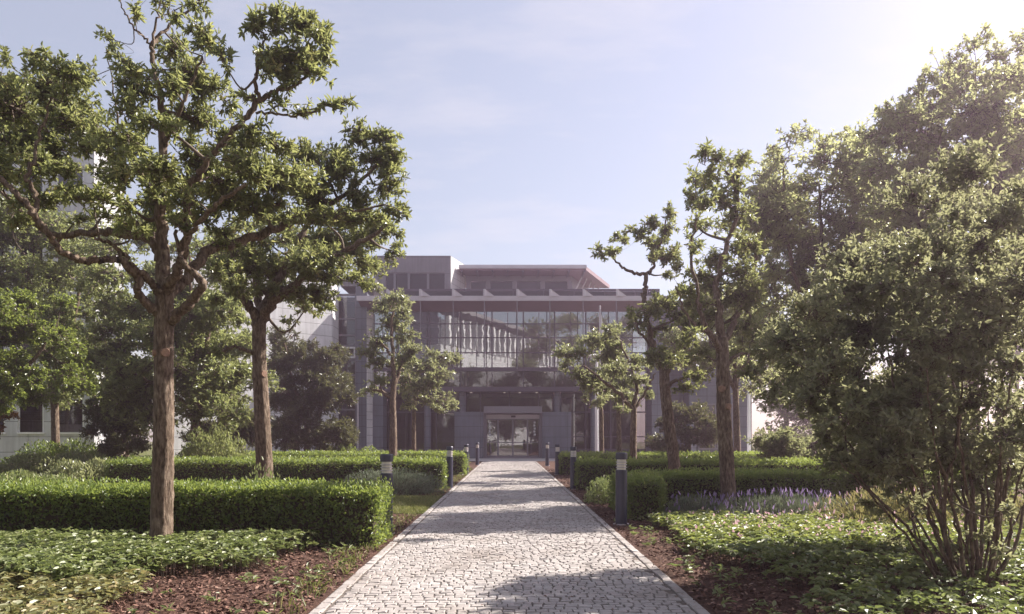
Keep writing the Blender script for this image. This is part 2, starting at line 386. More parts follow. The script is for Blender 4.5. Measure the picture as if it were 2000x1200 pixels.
def tree(name, label, cat, base, Y, trunk, limbs, clusters, leaf=(.105, .036), lmat=None, dens=1., depth=1.0, group=None,
         per=7, along=4, scars=(), kind='clus', twig_r=.004, subs=2, swell=1.22, dbias=0.):
    """trunk: [(px, py, half width px)], limbs: [[(px, py, dY, half width px) ...]], clusters: [(px, py, rx, ry, density[, dY])]"""
    lmat = lmat or L_TREE
    b = at(trunk[0][0], trunk[0][1], Y); b[2] = 0
    root = empty(name, tuple(b))
    tag(root, label, cat, group)
    loc = np.array(b); samples = []
    tp = [at(p[0], p[1], Y) for p in trunk]; tp[0][2] = -.06
    tr = [p[2]*Y/F for p in trunk]
    sp = spline(tp, 10); sr = np.interp(np.linspace(0, 1, len(sp)), np.linspace(0, 1, len(tr)), tr)
    sr = sr*(1 + .10*np.exp(-np.linspace(0, 9, len(sp)))*2)
    k_ = max(2, int(70/len(sp))); fi = np.linspace(0, len(sp)-1, len(sp)*k_)
    sp2 = np.stack([np.interp(fi, np.arange(len(sp)), sp[:, c]) for c in range(3)], -1); sr2 = np.interp(fi, np.arange(len(sp)), sr)
    sp2[:, :2] += np.cumsum(rng.normal(size=(len(sp2), 2))*.0012*(sr[0]/.11), 0)*np.linspace(0, 1, len(sp2))[:, None]*np.linspace(1, 0, len(sp2))[:, None]
    m = MB(); nsd = 28; an = np.arange(nsd)*2*np.pi/nsd; hh = (sp2[:, 2]-sp2[0, 2])[:, None]
    rid = sum(a_*np.sin(f_*an[None] + q_*hh + ph_ + .8*np.sin(hh*w_)) for a_, f_, q_, ph_, w_ in [(.035, 3, .8, 1, 2.), (.035, 7, .5, 2, 3.), (.03, 10, .7, .5, 4.), (.045, 2, 1.7, 4, 1.3)])
    lump = sum(.10*np.exp(-((hh-h0)/.06)**2)*np.exp(-((np.mod(an[None]-a0+np.pi, 2*np.pi)-np.pi)/.5)**2) for h0, a0 in zip(rng.uniform(.3, 2.4, 7), rng.uniform(0, 6.28, 7)))
    flare = .38*np.exp(-np.maximum(hh, 0)/.10)*(1 + .45*np.sin(5*an[None] + 1.0))
    m.tube(sp2, sr2, nsd, 0, .0)
    t_ = norm(np.gradient(sp2, axis=0)); vv = m.v[0].reshape(len(sp2), nsd, 3); cc = sp2[:, None].astype(np.float32)
    m.v[0] = (cc + (vv-cc)*(1 + rid + lump + flare + rng.normal(size=rid.shape)*.022)[..., None]).reshape(-1, 3); samples += [(p, r) for p, r in zip(sp[len(sp)//2:], sr[len(sp)//2:])]
    t_ob = m.build('trunk', BARK, root, None); t_ob.location = (0, 0, 0)
    def relocate(o):
        me = o.data; co = np.empty(len(me.vertices)*3, np.float32); me.vertices.foreach_get('co', co)
        co = co.reshape(-1, 3) - loc.astype(np.float32); me.vertices.foreach_set('co', co.ravel()); me.update()
    relocate(t_ob)
    for (px, py, r) in scars:
        s = MB(); c = at(px, py, Y); rr = r*Y/F
        k = np.argmin(np.abs(sp[:, 2] - c[2])); ax = sp[k]; dirv = norm(np.array([c[0]-ax[0], -.75*sr[k]*1.2, 0.]))
        p0 = ax + dirv*sr[k]*.75; s.tube([p0, p0 + dirv*sr[k]*.42], [rr*1.15, rr*.85], 10, 0, .06); o = s.build('pruning_scar', SCAR, t_ob); relocate(o)
    for lb in limbs:
        pts = [at(p[0], p[1], Y + p[2]) for p in lb]; rr = [p[3]*Y/F for p in lb]
        q = spline(pts, 6); q[1:-1] += rng.normal(size=(len(q)-2, 3))*.012*min(1.5, Y/10)
        r = np.interp(np.linspace(0, 1, len(q)), np.linspace(0, 1, len(rr)), rr)
        m = MB(); m.tube(q, r, 9, 0, .06); o = m.build('limb', BARK, root); relocate(o)
        samples += list(zip(q, r))
    SP = np.array([s[0] for s in samples]); SR = np.array([s[1] for s in samples])
    crown = MB()
    for cl in clusters:
        px, py, rx, ry, dn = cl[:5]; dY = cl[5] if len(cl) > 5 else rng.uniform(-1, 1)*depth + dbias
        c = at(px, py, Y + dY); s = (Y + dY)/F
        rad = np.array([rx*s, .5*(rx+ry)*s*1.2, ry*s])*swell
        dist = np.linalg.norm(SP - c, axis=1) + .3*np.maximum(0, SP[:, 2] - c[2]); k = int(np.argmin(dist)); A = SP[k]
        ln = np.linalg.norm(c-A); mid = A*.55 + c*.45 + np.array([0, 0, -.10])*ln + rng.normal(size=3)*(.04 + .10*ln)
        br = min(SR[k]*.7, .03) if Y < 14 else min(SR[k]*.7, .05)
        tb = spline([A, mid, c], 4); tr_ = np.linspace(br, br*.35, len(tb)); crown.tube(tb, tr_, 5, 1, 0, False)
        SP = np.vstack([SP, tb[3:]]); SR = np.concatenate([SR, tr_[3:]])
        # a few smaller sprays make up each cluster, so the outline stays ragged
        for k2 in range(subs):
            off = rdir(1)[0]*rad*rng.uniform(.25, .7) if subs > 1 else np.zeros(3)
            c2 = c + off; rad2 = rad*rng.uniform(.62, 1.0) if subs > 1 else rad
            area = rad2[0]*rad2[2]*4/(leaf[0]*leaf[1]*(per+along))
            nt = max(4, int(area*DENS*dens*dn))
            grow(crown, c2, rad2, nt, (A*.35 + c*.65) if subs > 1 else A, leaf, 1, per, .95, along, twig_r)
    print(name, 'crown verts', crown.n); o = crown.build('crown', [lmat, TWIG], root); relocate(o)
    return root

ROW = 'trees planted in rows along the path'
# --- large near tree on the left
t1_limbs = [
 [(322,570,0,15),(318,480,.1,12),(312,370,.1,9.5),(319,260,.1,7.5),(310,180,.1,6),(298,112,.1,4.5),(296,88,.1,4)],
 [(296,88,.1,4),(320,60,.2,3),(355,30,.25,2.5),(395,0,.3,2),(420,-25,.3,1)],
 [(296,88,.1,3),(285,78,.05,2.2),(254,46,0,1.7),(238,15,0,1.2),(240,-25,0,.8)],
 [(298,92,.1,3),(306,45,.1,2),(312,0,.1,1.5),(318,-30,.1,.8)],
 [(310,612,-.02,11),(290,597,-.1,9),(271,575,-.2,8),(269,547,-.25,7.5),(244,514,-.4,7),(225,507,-.5,6.5),(176,510,-.7,6.5),(144,504,-.8,6),(113,484,-.9,5.5),(96,459,-1,5.5),(74,433,-1.05,5.5),(51,399,-1.1,5),(20,365,-1.1,4.5),(-30,320,-1.1,4),(-70,260,-1.1,3)],
 [(74,433,-1.05,4.5),(68,385,-1.0,4),(57,350,-1,3.5),(66,310,-.9,3),(80,250,-.8,2.5),(100,190,-.8,1.5)],
 [(312,575,-.05,8),(298,553,-.15,7),(266,527,-.3,6),(244,500,-.4,4.5),(227,484,-.45,4),(205,472,-.5,3.5),(184,466,-.6,3)],
 [(320,575,.05,12),(314,512,.1,10),(301,478,.15,8.5),(280,464,.2,7.5),(240,458,.3,7),(204,453,.4,7),(136,461,.6,6.5),(96,456,.7,6),(60,430,.8,5),(20,390,.9,4),(-20,340,1,3)],
 [(280,464,.2,4),(262,430,.3,3.5),(245,405,.4,3),(225,370,.5,2)],
 [(324,575,0,12),(336,549,-.1,10),(352,510,-.25,9),(366,465,-.4,8),(366,420,-.45,7),(368,374,-.5,6.5),(392,330,-.55,5.5),(430,285,-.6,5),(469,242,-.6,5.5),(508,198,-.6,5),(535,182,-.6,4),(566,172,-.6,3),(610,140,-.6,2)],
 [(506,200,-.6,4),(500,158,-.7,3.5),(505,120,-.7,3),(515,80,-.7,2)],
 [(500,222,-.6,2.5),(545,224,-.6,2.2),(592,226,-.6,2),(640,205,-.6,1.8),(670,198,-.6,1)],
 [(322,585,.02,12),(345,562,.12,11),(366,540,.2,10.5),(390,510,.35,10),(410,488,.5,9.5),(465,474,.8,10),(521,455,1,9.5),(562,437,1.1,7.5),(604,417,1.2,6),(660,388,1.2,5),(720,340,1.2,3.5),(765,290,1.2,2)],
 [(562,437,1.1,5),(620,430,1,4),(690,415,.9,3.2),(750,400,.9,2)],
 [(334,630,.0,10),(352,610,-.1,9.5),(378,583,-.2,9),(395,556,-.3,8),(380,535,-.35,6),(362,520,-.4,5),(350,494,-.4,4),(345,450,-.4,3)],
 [(366,465,-.4,5),(395,430,-.7,4),(430,395,-.9,3.5),(480,360,-1,3)],
 [(314,400,.1,5),(290,360,.3,4),(262,320,.4,3.2),(235,270,.5,2.6),(225,200,.5,1.8),(212,100,.5,1)],
 [(318,290,.1,5),(340,240,-.1,4),(365,180,-.2,3.2),(395,110,-.3,2)],
]
t1_cl = [(55,150,60,55,1.1),(125,140,45,45,1),(165,165,32,40,1),(35,215,60,55,1.2),(110,215,55,50,1.2),(-25,200,60,80,1.1),(20,280,60,45,1.1),(95,285,55,40,1.1),(150,255,42,35,1),(-40,310,60,60,1),(60,330,45,30,.8),(8,110,18,14,.8),(75,110,28,20,.9),(120,330,50,25,.8),
 (213,75,18,18,.55),(232,105,20,20,.6),(250,135,30,24,.8),(275,180,42,34,1),(240,195,28,25,.7),(340,95,42,34,1),(400,75,40,38,1.1),(430,110,18,40,.9),(375,140,50,38,1),(410,180,38,38,1),(335,175,32,30,.8),(360,225,50,32,.95),(300,235,42,30,.8),(245,235,36,30,.8),(215,280,40,40,.75),(270,285,45,28,.8),
 (262,22,26,16,.35),(310,10,32,16,.35),(350,30,36,20,.45),(385,8,24,14,.35),(250,-10,28,16,.4),(340,-15,40,20,.4),
 (500,50,28,26,1.1,-.7),(545,45,42,26,1.1,-.6),(590,45,34,28,1.1,-.5),(635,72,30,30,1.1,-.6),(540,90,48,34,1,-.8),(600,100,44,34,1.1,-.6),(640,115,24,34,1,-.4),(570,140,48,28,1,-.6),(620,150,32,26,1,-.6),(520,130,30,26,.6,-.6),
 (545,205,38,14,.7,-.6),(590,218,32,13,.7,-.6),(640,208,28,14,.9,-.6),(676,198,20,11,.9,-.6),(500,190,28,12,.5,-.6),
 (200,335,42,32,.8),(250,345,48,30,.9),(310,320,48,30,.95),(375,300,48,30,.95),(440,275,46,26,1),(495,268,44,24,1),(540,290,42,26,1),(420,340,52,34,1.1),(490,330,52,38,1.2),(545,345,48,32,1.1),(460,390,52,28,1),(380,390,42,26,.8),(320,385,46,28,.8),(250,400,48,26,.8),(180,385,45,26,.6),(290,440,40,18,.5),(520,400,48,26,.9),(430,450,35,18,.5),(150,430,40,18,.45),(200,420,36,18,.8,.6),(110,400,36,18,.8,.7),(255,450,36,16,.8,-.5),(345,440,34,18,.8,-.6),(60,390,40,26,.8,.5),(20,350,40,30,.9,.6),(300,400,44,22,.8,.7),(420,380,44,26,1,.5),(230,300,50,30,.9,.3),(180,290,30,26,.8,-.3),(350,350,46,26,.9,.6),(400,420,40,20,.7,.6),(300,350,50,28,.8,-.7),(160,365,44,22,.6,-.5),(440,480,30,14,.6,.5),
 (600,305,44,26,1.1,1.1),(650,300,36,28,1.1,1.2),(700,262,34,22,1.1,1.2),(755,262,38,18,1.1,1.2),(775,300,30,30,1.1,1.2),(725,310,42,36,1.2,1.2),(660,345,48,36,1.2,1.1),(745,360,42,28,1.1,1.2),(700,385,48,32,1.1,1.1),(630,390,46,30,1.1,1.1),(580,360,46,28,1,.9),(770,420,26,18,1,1.1),(720,435,42,22,1,1),(660,430,40,22,.9,1)]
tree('broadleaf_tree', 'tall open-crowned tree with rugged trunk standing before the near left hedge', 'tree', None, 7.86,
     [(314,1085,20),(316,1000,19),(319,850,18),(320,700,17.5),(321,640,18),(322,560,16)], t1_limbs, t1_cl + [(70,270,50,40,.8,.8),(330,250,40,36,.8,.8),(440,210,26,26,.6,.2),(470,300,50,30,1,.6),(590,340,50,30,1,.4),(290,330,60,34,.9,1.),(400,340,50,34,1,.9),(520,360,50,34,1,.2),(350,430,50,22,.8,.8),(240,440,44,18,.7,.9),(130,380,44,22,.8,-.8),(490,420,50,22,.9,.2),(640,430,46,20,1,.9),(560,410,46,22,1,.4),(20,430,40,24,.7,.6)], (.074, .028), dens=.66, depth=1.0, swell=1.12, group=ROW,
     scars=[(330,690,9), (300,690,7)], per=4, along=8)
# --- second left tree
t2_limbs = [
 [(505,640,0,11),(492,605,-.1,9),(470,578,-.2,7),(440,552,-.3,6),(418,530,-.4,5),(405,490,-.5,3)],
 [(508,630,0,12),(522,590,.1,10),(545,540,.2,8),(570,490,.2,6.5),(600,440,.2,5),(640,390,.2,3)],
 [(510,625,0,11),(540,585,-.2,9),(590,545,-.4,7.5),(650,505,-.6,6),(710,470,-.7,4.5),(760,440,-.8,3)],
 [(504,640,0,9),(505,590,.3,8),(495,530,.5,6),(480,470,.6,4)],
 [(500,694,0,4),(485,686,-.1,3.5),(462,678,-.2,3),(435,684,-.3,2.2),(405,690,-.3,1.3)],
 [(470,578,-.2,4),(478,545,-.2,3.5),(462,515,-.2,3),(440,480,-.2,2)]]
t2_cl = [(435,515,34,26,1),(480,485,42,28,1),(530,480,42,30,1),(585,475,46,30,1.1),(640,470,46,30,1.1),(700,470,44,28,1.1),(745,455,34,24,1.1),(765,490,24,18,1),(720,510,38,22,1),(660,515,44,26,1.1),(600,520,46,26,1.1),(545,525,42,24,1),(490,530,38,24,1),(450,560,32,20,.9),(510,565,34,18,.8),(570,570,44,20,1),(635,565,36,20,1),(690,550,34,16,1),(600,600,34,18,.9),(570,625,18,10,.7),(640,600,20,10,.7),(420,585,24,14,.7),(560,440,44,22,1),(620,425,44,22,1),(690,430,40,22,1),(590,505,60,30,1,-.5),(520,540,50,26,1,.6),(660,480,50,30,1,.6),(460,470,40,30,1,-.4),(700,500,40,26,1,.4),(640,540,44,18,1,-.6),(420,690,18,8,.4),(480,440,40,24,.9),(770,455,22,16,1)]
tree('broadleaf_tree', 'leaning slender tree rising behind the near left hedge, crown low over the wing', 'tree', None, 12.3,
     [(518,1002,16),(516,900,14.5),(511,800,14),(506,690,13),(506,625,13)], t2_limbs, t2_cl, (.085, .033), dens=.68, depth=1.1, group=ROW, per=4, along=8, swell=1.15, scars=[(523,735,7)])
# --- far left pair
tree('broadleaf_tree', 'young tree beside the left glass tower, with pale upright crown', 'tree', None, 23.8,
     [(768,907,7.5),(768,840,6.5),(767,785,6),(770,745,5)],
     [[(766,778,0,4),(745,766,0,3),(725,757,0,2)],[(770,748,0,5),(768,700,0,4),(764,645,0,3),(770,580,0,1.5)],[(772,748,0,4),(784,712,.2,3),(800,680,.3,2)],[(768,700,0,3),(745,670,-.3,2)]],
     [(775,575,24,20,1),(765,600,28,18,.9),(795,615,22,22,1),(745,605,16,12,.8),(758,640,28,16,.9),(798,645,18,18,.9),(730,672,24,18,1),(788,668,22,16,.9),(720,700,20,16,.9),(750,715,28,16,1),(782,705,24,18,1),(722,757,22,12,.9),(745,745,22,12,.8),(806,690,20,16,1),(740,560,14,10,.7)],
     (.135, .05), L_SHRUB, dens=.62, per=4, along=7, depth=.9, group=ROW, twig_r=.006)
tree('broadleaf_tree', 'slim young tree just before the dark ground floor glazing left of the entrance', 'tree', None, 28.9,
     [(808,896,4.5),(808,840,4),(809,795,3.5),(812,765,3)],
     [[(810,770,0,3),(800,740,0,2)],[(811,768,0,3),(830,735,0,2.2),(855,700,0,1.5)],[(810,780,0,2.5),(835,775,0,2),(865,790,0,1)]],
     [(850,692,24,14,1),(884,705,20,12,1),(830,715,30,18,1),(800,735,24,16,1),(862,740,28,20,1),(825,755,32,18,1),(850,778,34,16,1),(878,795,14,10,.9),(838,800,26,10,.8),(790,785,18,12,.9),(795,760,22,14,.9)],
     (.15, .055), L_SHRUB, dens=.62, per=4, along=7, depth=.9, group=ROW, twig_r=.006)
# --- right row
tree('broadleaf_tree', 'tallest tree of the right row, bare trunk rising from the lavender', 'tree', None, 12.1,
     [(1425,1006,15),(1421,930,13.5),(1416,850,13),(1412,740,12),(1410,660,11)],
     [[(1410,665,0,9),(1403,610,0,7),(1398,560,.1,6),(1415,490,.1,5),(1438,430,.1,4),(1440,370,.1,3),(1405,315,.1,1.5)],
      [(1408,690,0,7),(1392,660,-.2,6),(1375,635,-.3,5),(1365,590,-.4,3.5),(1350,500,-.5,2.5),(1360,430,-.5,1.5)],
      [(1412,680,0,7),(1432,630,.2,6),(1455,580,.4,5),(1475,520,.5,4),(1480,450,.5,2)],
      [(1412,720,0,4),(1440,695,.1,3),(1465,690,.2,1.5)],[(1360,640,-.3,3),(1335,600,-.5,2),(1320,560,-.6,1.2)]],
     [(1385,290,20,16,1),(1402,305,22,18,1),(1430,318,28,20,1.1),(1455,308,14,18,.9),(1398,345,34,24,1.1),(1440,355,26,26,1),(1362,352,18,20,1),(1352,390,20,24,1),(1378,405,24,20,1.1),(1418,395,32,22,1.1),(1352,435,20,18,.9),(1350,470,14,14,.7),(1400,445,34,22,.6),(1450,420,26,26,1),(1372,480,28,16,.8),(1435,480,36,26,.9),(1395,510,34,20,.9),(1470,470,26,34,1),(1450,530,36,26,1),(1405,555,38,24,1),(1360,540,26,18,.8),(1370,590,30,22,1),(1440,590,38,26,1),(1400,620,32,18,1),(1455,640,32,24,1),(1370,640,24,18,.9),(1455,690,26,14,.9),(1485,570,26,40,1),(1340,565,22,16,.8),(1345,660,26,20,.9),(1375,690,24,16,.7),(1470,720,30,18,.9),(1490,660,30,24,.9),(1335,620,24,20,.8)],
     (.085, .034), dens=.62, depth=1.0, group=ROW, per=4, along=8, swell=1.15, scars=[(1406,765,7), (1420,790,7)])
tree('broadleaf_tree', 'crooked forked tree of the right row with a lopsided crown at roof height', 'tree', None, 16.5,
     [(1322,966,12),(1316,900,11),(1306,820,10),(1299,760,9.5),(1297,725,9)],
     [[(1297,730,0,7),(1283,700,0,6),(1270,655,0,5.5),(1258,600,0,5),(1258,570,0,4.5),(1262,537,0,4)],
      [(1262,537,0,3.5),(1238,533,-.2,3),(1216,522,-.3,2.4),(1195,500,-.3,1.4)],[(1262,537,0,3.5),(1273,526,.1,3),(1285,490,.1,2.4),(1300,430,.1,1.4)],
      [(1299,730,0,7),(1318,690,.2,6),(1345,655,.3,5),(1362,636,.4,4),(1380,600,.4,2.5)],[(1345,655,.3,3),(1322,620,.5,2.4),(1305,590,.5,1.5)],[(1297,760,0,4),(1325,742,-.3,3),(1360,735,-.4,1.5)],
      [(1275,680,0,3),(1245,640,-.3,2.2),(1232,600,-.3,1.2)]],
     [(1178,492,16,14,1.1),(1200,490,20,13,1.1),(1205,468,16,11,1),(1225,472,20,12,1),(1232,448,15,12,.9),(1255,462,24,16,1.1),(1278,438,20,18,1.1),(1308,418,13,20,1.1),(1304,452,20,20,1.1),(1275,478,26,18,1.1),(1290,505,24,16,1.1),(1318,495,22,18,1.1),(1325,520,18,14,1),(1310,535,20,10,.9),(1268,505,18,12,.9),
      (1300,590,34,22,1),(1340,575,28,20,.9),(1270,600,26,20,.8),(1250,625,24,18,.8),(1320,625,36,22,1),(1290,645,30,18,.8),(1352,620,28,20,.9),(1232,610,14,12,.7),(1265,690,34,16,.9),(1300,702,40,15,1),(1345,700,36,18,1),(1365,735,34,15,1),(1335,755,30,12,.9),(1380,700,22,16,.8)],
     (.10, .038), dens=.65, per=4, along=8, swell=1.1, depth=.9, group=ROW, twig_r=.005)
tree('broadleaf_tree', 'spreading light-green tree of the right row, partly hiding the white lamp post', 'tree', None, 21.5,
     [(1238,940,7),(1237,870,6),(1238,820,5.5),(1238,795,5)],
     [[(1237,800,0,4),(1212,772,-.2,3.4),(1180,745,-.4,2.8),(1140,715,-.5,1.6)],[(1238,798,0,4),(1242,750,.1,3),(1225,700,.1,2.2),(1195,640,.1,1.2)],[(1239,798,0,3),(1262,765,.2,2.4),(1280,730,.2,1.4)]],
     [(1128,690,30,18,1.1),(1108,712,18,14,1),(1160,668,26,16,1),(1195,640,20,18,1),(1182,665,24,16,1),(1165,700,30,18,1.1),(1135,728,26,16,1.1),(1208,678,26,18,1),(1175,735,32,16,1),(1205,720,28,18,1),(1150,752,26,14,1),(1185,765,28,12,.9),(1222,770,28,16,1),(1250,740,26,18,1),(1245,700,24,18,.9),(1262,775,20,14,.8),(1215,800,18,10,.6),(1205,650,18,16,.8)],
     (.13, .048), L_SHRUB, dens=.62, per=4, along=7, depth=1.0, group=ROW, twig_r=.006)
tree('broadleaf_tree', 'thin dark-stemmed young tree between two others of the right row', 'tree', None, 25.5,
     [(1209,927,5),(1209,870,4.5),(1208,810,4),(1206,775,3.5)], [[(1206,780,0,3),(1190,750,0,2)],[(1206,780,0,3),(1222,740,.2,2)]],
     [(1195,770,20,14,1),(1215,750,22,16,1),(1185,745,18,14,.9),(1228,775,16,12,.8),(1205,725,22,16,1)], (.14, .05), L_SHRUB, dens=.7, depth=.6, group=ROW, twig_r=.006)
tree('broadleaf_tree', 'smallest young tree, at the far end of the right row by the entrance wall', 'tree', None, 29.5,
     [(1176,917,4.5),(1175,860,4),(1174,800,3.5),(1172,770,3)], [[(1172,780,0,2.5),(1158,755,0,1.6)],[(1172,780,0,2.5),(1182,745,.2,1.6)]],
     [(1152,762,18,13,1),(1172,745,20,14,1),(1160,785,16,10,.9),(1186,765,16,12,.9),(1140,775,12,9,.7)], (.15, .055), L_SHRUB, dens=.7, depth=.6, group=ROW, twig_r=.006)

# --- big trees behind on the right
def blobs(cx, cy, rx, ry, n, s, dens=1., ymin=None, wob=.0):
    out = []
    for _ in range(n):
        a = rng.uniform(0, 2*np.pi); r = math.sqrt(rng.random())*.92
        x = cx + rx*r*math.cos(a); y = cy + ry*r*math.sin(a)
        out.append((x, y, s*rng.uniform(.75, 1.25), s*rng.uniform(.6, .95), dens))
    return out
tree('park_tree', 'broad pale-leaved tree behind the right row, trunk showing above the low dark shrub', 'tree', None, 20.,
     [(1612,946,9),(1612,860,8),(1610,780,7.5),(1605,680,7)],
     [[(1605,690,0,6),(1570,600,-.4,4.5),(1540,480,-.6,3),(1530,330,-.6,1.5)],[(1606,690,0,6),(1640,580,.4,4.5),(1670,450,.5,3),(1660,310,.5,1.5)],[(1608,720,0,5),(1660,660,-.6,3.5),(1720,600,-.8,2)],[(1608,730,0,5),(1560,690,-.6,3.5),(1505,640,-.8,2)],[(1606,680,0,5),(1605,520,.1,4),(1600,360,.1,2)]],
     [(1545,262,30,24,.8),(1575,255,24,18,.7),(1512,290,26,22,.8),(1620,290,34,26,.9),(1662,262,22,18,.8),(1700,270,34,28,.9),(1488,330,30,24,.9),(1540,320,40,30,1),(1600,350,42,32,1),(1660,330,42,32,1),(1720,330,40,34,1),(1500,390,36,32,1),(1560,400,44,32,1),(1625,420,44,34,1),(1690,410,42,34,1),(1480,450,30,30,1),(1530,470,42,32,1),(1595,480,44,34,1),(1660,490,44,34,1),(1720,480,40,34,1),(1500,540,38,30,1),(1560,550,44,34,1),(1630,560,44,34,1),(1700,560,42,34,1),(1500,610,36,28,.9),(1560,630,44,30,1),(1630,640,44,30,1),(1700,640,40,30,.9),(1520,690,34,24,.8),(1580,710,40,22,.7),(1650,710,40,24,.8),(1540,760,30,16,.5)] + blobs(1600, 500, 150, 200, 34, 44, 1) + blobs(1500, 690, 50, 60, 9, 32, 1) + blobs(1500, 420, 40, 120, 9, 36, 1) + blobs(1690, 350, 60, 80, 9, 40, 1),
     (.115, .055), L_PALE, dens=.34, per=4, along=7, depth=1.3, twig_r=.007, group='large trees behind the right beds')
tree('park_tree', 'tallest tree at the right edge, its sunny crown rising highest', 'tree', None, 16.,
     [(1905,968,14),(1903,880,12),(1900,780,11),(1898,690,10)],
     [[(1898,700,0,8),(1860,580,-.4,6),(1820,430,-.6,4),(1840,250,-.6,2)],[(1899,700,0,8),(1940,560,.4,6),(1960,380,.5,4),(1940,160,.5,2)],[(1899,720,0,6),(1990,640,-.4,4),(2080,560,-.6,3)],[(1899,690,0,7),(1900,520,.1,5),(1900,340,.1,3),(1905,150,.1,1.5)]],
     [(1902,85,24,22,.8),(1945,105,28,24,.8),(1985,92,26,20,.8),(1880,130,30,24,.8),(1925,155,38,28,.9),(1985,150,40,32,.9),(1840,160,24,18,.8),(1860,190,38,28,.9),(1815,200,22,18,.7),(1800,235,34,24,.9),(1860,250,44,32,1),(1930,225,46,34,1),(2000,230,46,36,1),(1780,290,40,30,1),(1840,310,46,34,1),(1910,310,48,36,1),(1980,310,48,36,1),(1775,360,42,32,1),(1840,390,48,34,1),(1910,400,48,36,1),(1990,400,48,36,1),(1770,430,42,32,1),(1830,470,48,34,1),(1900,490,48,36,1),(1980,490,48,36,1),(1780,520,42,30,1),(1850,560,48,34,1),(1930,580,48,34,1),(2000,590,44,34,1),(1790,600,40,28,.9),(1860,650,44,28,.8),(1950,670,44,28,.8),(2060,300,50,60,.9),(2060,450,50,60,.9)] + blobs(1895, 400, 150, 260, 40, 48, 1) + blobs(1990, 260, 70, 150, 14, 46, 1) + blobs(1770, 330, 90, 110, 14, 42, 1) + [(1700,262,26,20,.8),(1735,238,26,22,.9),(1765,205,24,20,.9),(1800,178,26,22,.9),(1832,150,24,20,.8),(1858,118,20,18,.8),(1870,150,34,28,.9),(1820,210,36,28,1),(1885,95,20,18,.8),(1930,70,22,18,.7),(1990,90,30,26,.8),(2030,130,36,34,.9),(1760,235,30,24,.8),(1730,215,16,14,.6),(1790,190,20,16,.7),(1740,290,40,34,1),(1700,330,40,34,.9),(1760,340,44,36,1),(1720,400,44,36,1),(1820,290,40,30,1)],
     (.10, .05), L_PALE, dens=.34, per=4, along=7, depth=1.3, twig_r=.006, group='large trees behind the right beds')
tree('park_tree', 'loose pale tree between the crooked forked tree and the blue-grey right wing', 'tree', None, 28.,
     [(1440,920,7),(1440,860,6),(1438,800,5.5),(1436,740,5)],
     [[(1436,760,0,4.5),(1400,690,-.4,3.4),(1370,620,-.6,2)],[(1436,750,0,4.5),(1470,680,.4,3.4),(1490,600,.6,2)],[(1436,745,0,4),(1435,640,0,3),(1430,560,.1,1.5)]],
     blobs(1400, 650, 70, 80, 12, 34, .9) + blobs(1460, 640, 60, 90, 12, 34, .9) + blobs(1330, 690, 50, 50, 6, 30, .8) + blobs(1500, 720, 40, 50, 5, 30, .8),
     (.15, .07), L_PALE, dens=.42, per=4, along=7, depth=1.3, twig_r=.008, group='large trees behind the right beds')
# --- near multi-stemmed shrub on the right
stems = []
for (tx, ty, dy, w) in [(1660,820,.9,5),(1730,800,-.7,5),(1810,720,-.9,5),(1900,650,1.1,5),(1985,700,-1.,5),(1840,800,.2,5),(1930,800,.1,5),(1760,900,-.4,4),(2040,900,.5,5),(1780,830,.6,4),(1870,860,-.5,4),(1820,940,.4,4),(1950,940,-.3,4),(1990,880,.7,4),(1715,930,-.2,4),(1640,900,-.6,5),(1650,840,-.2,6),(1690,760,.3,7),(1735,690,-.3,7),(1775,640,.5,7),(1820,600,-.5,7),(1865,560,.2,7),(1910,540,.6,7),(1955,560,-.4,7),(2000,620,.3,7),(2040,700,-.2,6),(2070,800,.3,6),(1700,880,.6,5),(1790,760,.9,6),(1880,720,-.8,6),(1960,760,.8,6),(2020,860,-.6,5),(1850,680,1.,6)]:
    bx = 1895 + (tx-1860)*.16 + rng.normal()*9; by = 1165 + rng.normal()*8
    w *= .47
    stems.append([(bx, by+12, dy*.15, w*1.35), (bx + (tx-bx)*.32 + rng.normal()*14, by + (ty-by)*.30, dy*.4, w*1.1), (bx + (tx-bx)*.68 + rng.normal()*17, by + (ty-by)*.66, dy*.75, w*.8), (tx, ty, dy, w*.45)])
sh_cl = [(rng.uniform(1740, 2010), rng.uniform(930, 1110), rng.uniform(14, 26), rng.uniform(10, 18), .35) for _ in range(16)]
for (x, y, rx, ry, d) in [(1660,945,30,20,.7),(1650,880,40,26,.8),(1690,900,40,30,.7),(1650,810,46,34,.8),(1710,820,46,34,.8),(1770,860,42,34,.7),(1610,730,52,38,.85),(1690,740,54,38,1),(1770,760,50,38,1),(1840,790,46,34,.8),(1530,670,44,36,.6),(1600,650,52,38,.85),(1680,650,54,40,1),(1760,660,54,40,1),(1840,690,54,40,1),(1910,730,50,38,.9),(1970,780,48,38,.9),(2010,840,44,36,.8),(1580,590,44,30,.5),(1660,580,50,34,.9),(1740,570,54,38,1),(1820,590,54,38,1),(1900,620,54,40,1),(1970,660,54,40,1),(2030,730,50,44,.9),(1780,490,50,36,.9),(1860,500,54,38,1),(1930,530,54,38,1),(2000,560,54,44,1),(1880,420,50,34,.9),(1950,430,50,36,.9),(2010,460,50,40,.9),(1700,990,30,20,.35),(1780,970,34,22,.35),(1760,1050,26,20,.3),(1830,900,40,30,.5),(1990,930,40,30,.5),(2060,600,60,60,1),(2080,780,60,60,.9)]:
    sh_cl.append((x, y, rx, ry, d))
